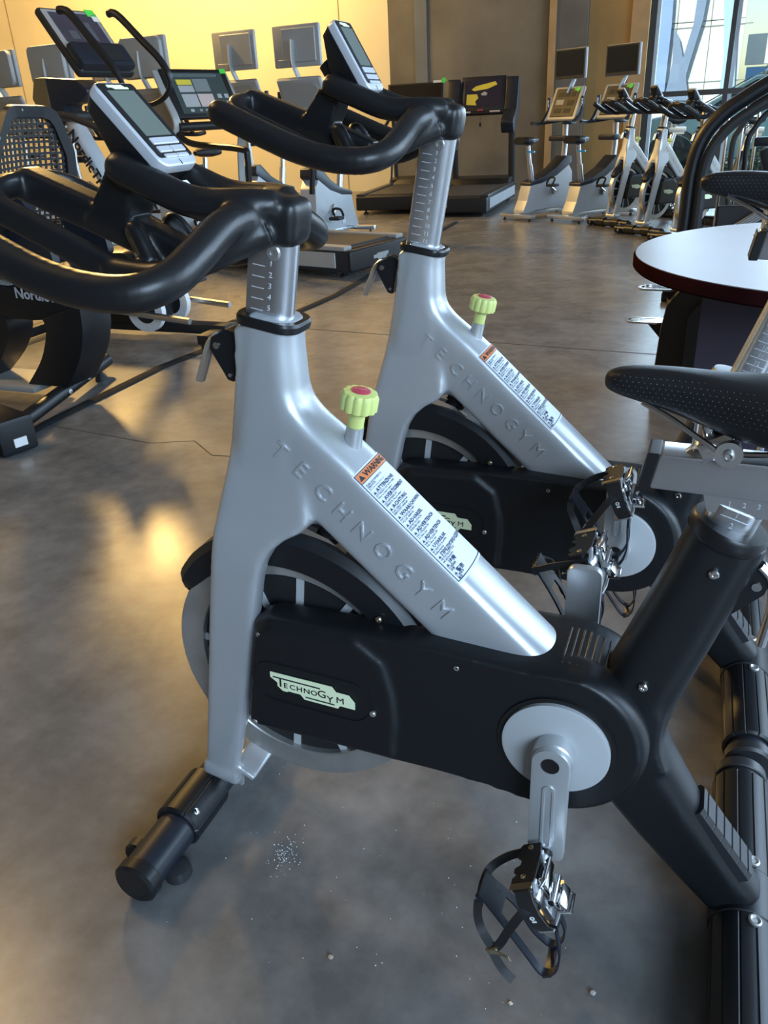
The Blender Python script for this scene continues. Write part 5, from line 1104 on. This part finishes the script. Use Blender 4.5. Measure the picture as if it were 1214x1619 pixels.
for k in (0.45, 0.68):
    c = Vector((2.52, -1.45, 0.075)).lerp(Vector((2.80, -2.36, 0.075)), k)
    QP('bolt', B().lathe([(0.012, 0), (0.012, 0.006), (0.006, 0.008)], c + Vector((-0.034, 0, 0)), (-1, 0, 0), 12), STEEL, stz)
QP('foot_pad', B().lathe([(0.03, 0), (0.03, 0.02), (0.012, 0.045)], (2.76, -2.25, 0), (0, 0, 1), 14), RUBBER, stz)
blk = QP('end_block', B().box((2.55, -1.36, 0.075), (0.30, 0.16, 0.15), Matrix.Rotation(-0.3, 3, 'Z'), 0.02, 2), BLACK)
QP('white_label', B().box((2.4035, -1.318, 0.05), (0.006, 0.055, 0.036), Matrix.Rotation(-0.3, 3, 'Z')), WHITE, blk)
for z in (0.115, 0.095):
    QP('screw_hole', B().lathe([(0.006, 0), (0.006, 0.003)], (2.408, -1.328, z), (-1, 0.3, 0), 10), BLACKM, blk)
QP('front_roller', B().tube([(2.66, -1.30, 0.07), (3.2, -1.15, 0.07)], 0.06, 16), RUBBER)

# ------------------------------------------------------------------ round table
T_ = thing('round_table', 'round grey-topped table with dark mahogany edge at the right side', 'table', (-0.61, -1.82, 0))
tt = part('table_top', B().lathe([(0.716, 0.0), (0.722, 0.006), (0.722, 0.034), (0.718, 0.040), (0, 0.040)], (0, 0, 0.708), (0, 0, 1), 96).mesh('top'), WOODEDGE, T_)
part('laminate', B().lathe([(0.7165, 0), (0.7165, 0.0022), (0, 0.0022)], (0, 0, 0.748), (0, 0, 1), 96).mesh('lam'), TABLETOP, tt)
part('pedestal_panel', B().box((0.02, -0.10, 0.36), (0.96, 0.035, 0.69)).mesh('pp'), PURPLE, T_)
part('pedestal_panel', B().box((0.0, -0.10, 0.36), (0.035, 0.52, 0.69)).mesh('pp'), PURPLE, T_)
part('base_foot', B().box((0.04, -0.10, 0.012), (0.56, 0.56, 0.024), None, 0.006).mesh('bf'), BLACKM, T_)
# ------------------------------------------------------------------ black stand with slotted chrome pegs behind the table
S_ = thing('peg_stand', 'black arched stand with slotted chrome pegs behind the round table', 'stand', (0.0, -2.9, 0))
so = [(0.06, 0.0)] + arc((-0.08, 0.40), 0.13, 180, 90, 6)[::-1][:0] + [(0.06, 0.0), (0.045, 0.30), (0.03, 0.40), (-0.02, 0.47), (-0.10, 0.50), (-0.55, 0.50), (-0.55, 0.0)]
st_ = part('stand_body', B().prism(fillet(so[1:], 0.05), 0.0, 0.28).bevel(0.012, 2, 0.7).mesh('sb'), BLACKM, S_)
part('recessed_panel', B().prism(fillet([(-0.06, 0.02), (-0.06, 0.36), (-0.13, 0.44), (-0.50, 0.44), (-0.50, 0.02)], 0.05), 0.275, 0.292).mesh('rp'), RUBBER, st_)
for i, (z, y) in enumerate(((0.30, 0.14), (0.455, 0.20), (0.485, 0.06))):
    x0 = interp([(0.30, 0.05), (0.46, 0.0), (0.5, -0.03)], z)
    br = part('gusset', B().prism([(x0 - 0.04, z - 0.008), (x0 + 0.06, z - 0.008), (x0 - 0.01, z - 0.085), (x0 - 0.03, z - 0.09)], y - 0.006, y + 0.006).mesh('g'), BLACKM, S_)
    pg = B(); o_ = rrect(x0 + 0.065, y, 0.18, 0.095, 0.045, 6); i_ = rrect(x0 + 0.065, y, 0.155, 0.068, 0.033, 6)
    pg.rings([[(x, yy, z - 0.004) for x, yy in o_], [(x, yy, z + 0.004) for x, yy in o_], [(x, yy, z + 0.004) for x, yy in i_], [(x, yy, z - 0.004) for x, yy in i_]], True, False, True)
    for q in (-0.012, 0.012): pg.box((x0 + 0.055, y + q, z), (0.15, 0.011, 0.007))
    part('slotted_peg', pg.mesh('peg'), CHROME, br)
# ------------------------------------------------------------------ weight machine
W_ = thing('weight_machine', 'tall black cable weight machine with curved frame tubes at the right edge', 'weight machine', (-0.15, -4.6, 0))
def WP(n, b, m, parent=None): return part(n, b.xf(Matrix.Translation((0.15, 4.6, 0))).mesh(n), m, parent or W_)
ft = WP('front_post', B().tube(spline([(0.07, -4.5, 0.0), (0.055, -4.5, 0.48), (0.05, -4.5, 0.78), (0.01, -4.5, 0.96), (-0.08, -4.5, 1.08), (-0.20, -4.5, 1.165), (-0.32, -4.5, 1.235), (-0.60, -4.5, 1.38)], 6), 0.058, 14, (0.75, 1.0), (0, 1, 0)), BLACK)
WP('post_face', B().tube(spline([(0.005, -4.45, 0.0), (-0.01, -4.45, 0.48), (-0.015, -4.45, 0.76), (-0.05, -4.45, 0.91), (-0.13, -4.45, 1.02), (-0.24, -4.45, 1.10), (-0.36, -4.45, 1.17)], 6), 0.03, 10), BLACKM, ft)
for (x0, c) in ((-0.155, 0.92), (-0.235, 0.91)):
    WP('inner_tube', B().tube(spline([(x0 - 0.05, -4.6, 0.0), (x0 - 0.02, -4.6, 0.55), (x0, -4.6, 0.90), (x0 - 0.03, -4.6, 1.0), (x0 - 0.09, -4.6, 1.08), (x0 - 0.22, -4.6, 1.14)], 5), 0.016, 10), BLACKM)
for x in (-0.115, -0.20, -0.28):
    WP('guide_rod', B().tube([(x, -4.75, 0.05), (x, -4.75, 1.12)], 0.009, 10), CHROME)
for k in range(9):
    WP('weight_plate', B().box((-0.47, -4.7, 0.12 + k * 0.062), (0.34, 0.16, 0.054), None, 0.008, 1), BLACK)
for k in range(4):
    WP('slanted_rail', B().tube([(-0.02 - k * 0.05, -4.30, 0.36 + k * 0.02), (-0.46 - k * 0.05, -4.30, 0.66 + k * 0.02)], 0.012, 10), ALU)
WP('back_panel', B().box((-0.42, -4.42, 0.30), (0.60, 0.03, 0.60), None, 0.008, 1), BLACKM)
WP('pulley_arm', B().box((-0.42, -4.55, 0.93), (0.30, 0.06, 0.05), None, 0.01), BLACK)
WP('seat_pad', B().box((-0.38, -4.35, 0.80), (0.10, 0.14, 0.24), Matrix.Rotation(0.35, 3, 'Y'), 0.02), BLACK)
WP('base_frame', B().box((-0.30, -4.6, 0.03), (0.90, 0.08, 0.06), None, 0.01), BLACKM)

# ------------------------------------------------------------------ bits on the floor
for (x, y, r, m, lab) in [(0.300, 0.258, 0.0042, mat('tan_pebble', (0.40, 0.31, 0.22), 0.8, 0, 0.3, 300), 'small tan crumb on the floor at the bottom centre'), (-0.09, 0.18, 0.004, mat('grey_pebble', (0.38, 0.35, 0.33), 0.8, 0, 0.3, 300), 'small grey pebble on the floor right of the hanging pedal'), (0.02, 0.235, 0.0032, mat('pale_chip', (0.62, 0.56, 0.46), 0.8, 0, 0.3, 300), 'flat pale chip on the floor below the hanging pedal')]:
    b = B(); b.ball((0, 0, r * 0.7), r, (1.1, 0.85, 0.75), 10)
    for v in b.bm.verts: v.co += Vector((random.uniform(-1, 1), random.uniform(-1, 1), random.uniform(-0.4, 0.4))) * r * 0.22
    for v in b.bm.verts: v.co.z = max(v.co.z, 0)
    o = part('pebble', b.mesh('pebble', False), m, None, (x, y, 0)); tag(o, lab, 'pebble')
b = B()
for i in range(170):
    if i < 120: x = random.gauss(0.46, 0.014); y = random.gauss(0.105, 0.020)
    else: x = random.uniform(-0.05, 0.62); y = random.uniform(-0.1, 0.30)
    r = random.uniform(0.0004, 0.0011) * (1 if i < 120 else 1.1)
    t = bmesh.new(); bmesh.ops.create_icosphere(t, subdivisions=1, radius=r); b.merge(t, Matrix.Translation((x, y, r * 0.5)))
o = part('chalk_crumbs', b.mesh('crumbs', False), mat('white_chalk', (0.75, 0.74, 0.72), 0.8)); tag(o, 'scatter of tiny white chalk crumbs on the floor under the near bike', 'crumbs'); o['kind'] = 'stuff'

# ------------------------------------------------------------------ outside the window
struct('ground', B().box((0, -26.5, -0.12), (40, 27, 0.1)).mesh('ground'), mat('pale_pavement', (0.42, 0.42, 0.40), 0.8, 0, 0.1, 20, 0.1, 1))
CAR = mat('pale_teal_car_paint', (0.50, 0.66, 0.66), 0.3, 0.1, coat=0.5)
V_ = thing('car', 'pale teal car parked outside the window', 'car', (-0.6, -15.4, -0.07))
def VP(n, fn, m, parent=None): return part(n, fn().mesh(n), m, parent or V_)
cb = VP('car_body', lambda: B().prism(fillet([(2.15, 0.30), (2.10, 0.72), (1.75, 0.95), (0.95, 1.08), (-2.1, 1.08), (-2.2, 0.30)], 0.12), -0.85, 0.85).bevel(0.06, 3, 0.7), CAR)
VP('cabin', lambda: B().rings([[(x, y, z) for x, z in ((1.0, 1.06), (0.15, 1.52), (-1.5, 1.54), (-2.05, 1.06))] for y in (-0.74, 0.74)]).bevel(0.05, 2, 0.5), CAR)
VP('side_window', lambda: B().prism(fillet([(0.80, 1.10), (0.14, 1.46), (-0.60, 1.47), (-0.60, 1.10)], 0.03), 0.742, 0.752), SCREEN)
VP('side_window', lambda: B().prism(fillet([(-0.68, 1.10), (-0.68, 1.47), (-1.42, 1.47), (-1.80, 1.10)], 0.03), 0.742, 0.752), SCREEN)
VP('windshield', lambda: B().rings([[(0.99, -0.66, 1.09), (0.99, 0.66, 1.09), (0.20, 0.60, 1.51), (0.20, -0.60, 1.51)], [(1.0, -0.66, 1.10), (1.0, 0.66, 1.10), (0.21, 0.60, 1.52), (0.21, -0.60, 1.52)]]), SCREEN)
VP('headlight', lambda: B().box((1.98, 0.70, 0.72), (0.25, 0.22, 0.14), None, 0.05), GLASS if False else KEYS)
for x in (1.30, -1.35):
    for s in (1, -1):
        wl = VP('wheel', lambda: B().lathe([(0.22, -0.10), (0.33, -0.10), (0.35, -0.06), (0.35, 0.06), (0.33, 0.10), (0.22, 0.10)], (x, s * 0.78, 0.35), (0, 1, 0), 32), BLACKM)
        VP('hubcap', lambda: B().lathe([(0.22, 0.06), (0.20, 0.10), (0.05, 0.09), (0.0, 0.09)], (x, s * 0.78, 0.35), (0, s, 0), 20), ALU, wl)
    VP('wheel_arch', lambda: B().ring((x, 0.845, 0.35), (0, 1, 0), 0.36, 0.44, -0.02, 0.02, 32), BLACKM)
LEAF = mat('hedge_leaf', (0.055, 0.12, 0.045), 0.55, 0, 0, 0, 0.5, 9)
def shrub(x, y, r, h, lab):
    b = B()
    for i in range(420):
        a = random.uniform(0, 2 * PI); q = math.sqrt(random.random()) * r; z = random.uniform(0.02, 1) ** 0.8 * h * (1 - 0.5 * (q / r) ** 2)
        c = Vector((q * math.cos(a), q * math.sin(a), z)); u = Vector((random.gauss(0, 1), random.gauss(0, 1), random.gauss(0.3, 0.6))).normalized(); v = u.cross(Vector((random.gauss(0, 1), random.gauss(0, 1), random.gauss(0, 1)))).normalized(); l = random.uniform(0.04, 0.075)
        b.bm.faces.new([b.bm.verts.new(c + p) for p in (-u * l, v * l * 0.45, u * l, -v * l * 0.45)])
    R = thing('shrub', lab, 'shrub', (x, y, -0.07)); part('foliage', b.mesh('foliage', False), LEAF, R)
    s = B()
    for k in range(5):
        a = k * 1.3; s.tube([(0.02 * math.cos(a), 0.02 * math.sin(a), 0), (r * 0.5 * math.cos(a), r * 0.5 * math.sin(a), h * 0.7)], 0.01, 6)
    part('stem', s.mesh('stem'), mat('brown_stem', (0.12, 0.08, 0.05), 0.8), R)
shrub(0.80, -13.5, 0.33, 0.62, 'green shrub outside the window between the left and middle far spin bikes')
shrub(0.10, -13.5, 0.31, 0.66, 'green shrub outside the window between the middle and right far spin bikes')
shrub(-0.62, -13.5, 0.32, 0.55, 'green shrub outside the window behind the weight machine')
F_ = thing('building', 'white panelled building with pale blue glass across the street', 'building', (0, -20.5, -0.07))
def FP(n, b, m, parent=None): return part(n, b.mesh(n), m, parent or F_)
WHP = mat('white_facade_panel', (0.80, 0.79, 0.76), 0.6); BLP = mat('facade_shade_and_piers', (0.22, 0.29, 0.44), 0.5); GLB = mat('blue_facade_glass', (0.20, 0.36, 0.62), 0.25, 0.3)  # the blue-grey serves both the painted facade shade and the piers
FP('core_wall', B().box((4.4, -0.6, 3.0), (8.5, 0.8, 6.0)), WHP)
for i in range(4):
    for j in range(3):
        x = 1.35 - i * 0.70 + 0.0; FP('facade_panel', B().box((0.15 + 0.70 * i, -0.13, 0.68 + 1.36 * j), (0.69, 0.14, 1.345), None, 0.01, 1), WHP)
def fpx(pts): return [(1.47 - (1000 + a / 5.4 - 1040) * 0.0135 + (145 - c / 5.4) * 0.0012, 1.40 + (145 - c / 5.4) * 0.0124 - (a / 5.4 - 40) * 0.0006) for a, c in pts]
FP('glass_fin', B().prism(fpx([(160, 860), (190, 0), (200, -400), (350, -400), (345, 0), (330, 240), (265, 860)]), -0.02, 0.12), mat('pale_blue_facade_fin', (0.28, 0.40, 0.68), 0.5))
FP('shade_shape', B().prism(fpx([(350, 240), (395, 320), (430, 490), (510, 220), (540, 0), (560, -400), (680, -400), (620, 0), (590, 180), (490, 520), (455, 650), (480, 860), (270, 860), (340, 530)]), -0.05, 0.10), BLP)  # V-shaped shadow on the facade, put in as a raised blue-grey shape
FP('shade_shape', B().prism(fpx([(760, -400), (750, 0), (760, 240), (765, 520), (730, 860), (860, 860), (880, -400)]), -0.05, 0.06), mat('pale_facade_shade', (0.45, 0.62, 0.74), 0.5))  # more of the facade's light and shade, put in as a pale blue shape
for z in (1.55, 2.62):
    FP('panel_joint', B().box((0.6, -0.055, z), (1.9, 0.02, 0.02)), GREYP)
B2_ = thing('building', 'low white canopy building with blue glass strip right of the white panelled building', 'building', (-2.6, -22.0, -0.07))
def GP(n, b, m): return part(n, b.mesh(n), m, B2_)
GP('canopy_wall', B().box((0.2, -0.2, 2.18), (4.2, 0.3, 0.62), None, 0.02), WHP)
GP('glass_strip', B().box((0.2, -0.25, 1.20), (4.1, 0.1, 1.25)), GLB)
for x in (-1.2, -0.2, 0.8, 1.8):
    GP('pier', B().box((x, -0.18, 1.2), (0.05, 0.12, 1.3)), BLP)
TR = thing('tree', 'small dark tree far outside between the buildings', 'tree', (-1.0, -19.2, -0.07))
b = B()
for i in range(500):
    u = Vector((random.gauss(0, 1), random.gauss(0, 1), random.gauss(0, 1))).normalized() * random.random() ** 0.4
    c = Vector((u.x * 0.42, u.y * 0.42, 1.55 + u.z * 0.26)); v = Vector((random.gauss(0, 1), random.gauss(0, 1), random.gauss(0, 1))).normalized(); w_ = v.cross(u).normalized()
    b.bm.faces.new([b.bm.verts.new(c + p) for p in (-v * 0.05, w_ * 0.03, v * 0.05, -w_ * 0.03)])
part('foliage', b.mesh('foliage', False), mat('grey_green_leaf', (0.10, 0.13, 0.11), 0.7), TR)
part('trunk', B().tube([(0, 0, 0), (0, 0, 1.5)], [0.05, 0.03], 8).mesh('trunk'), mat('grey_bark', (0.14, 0.11, 0.09), 0.8), TR)
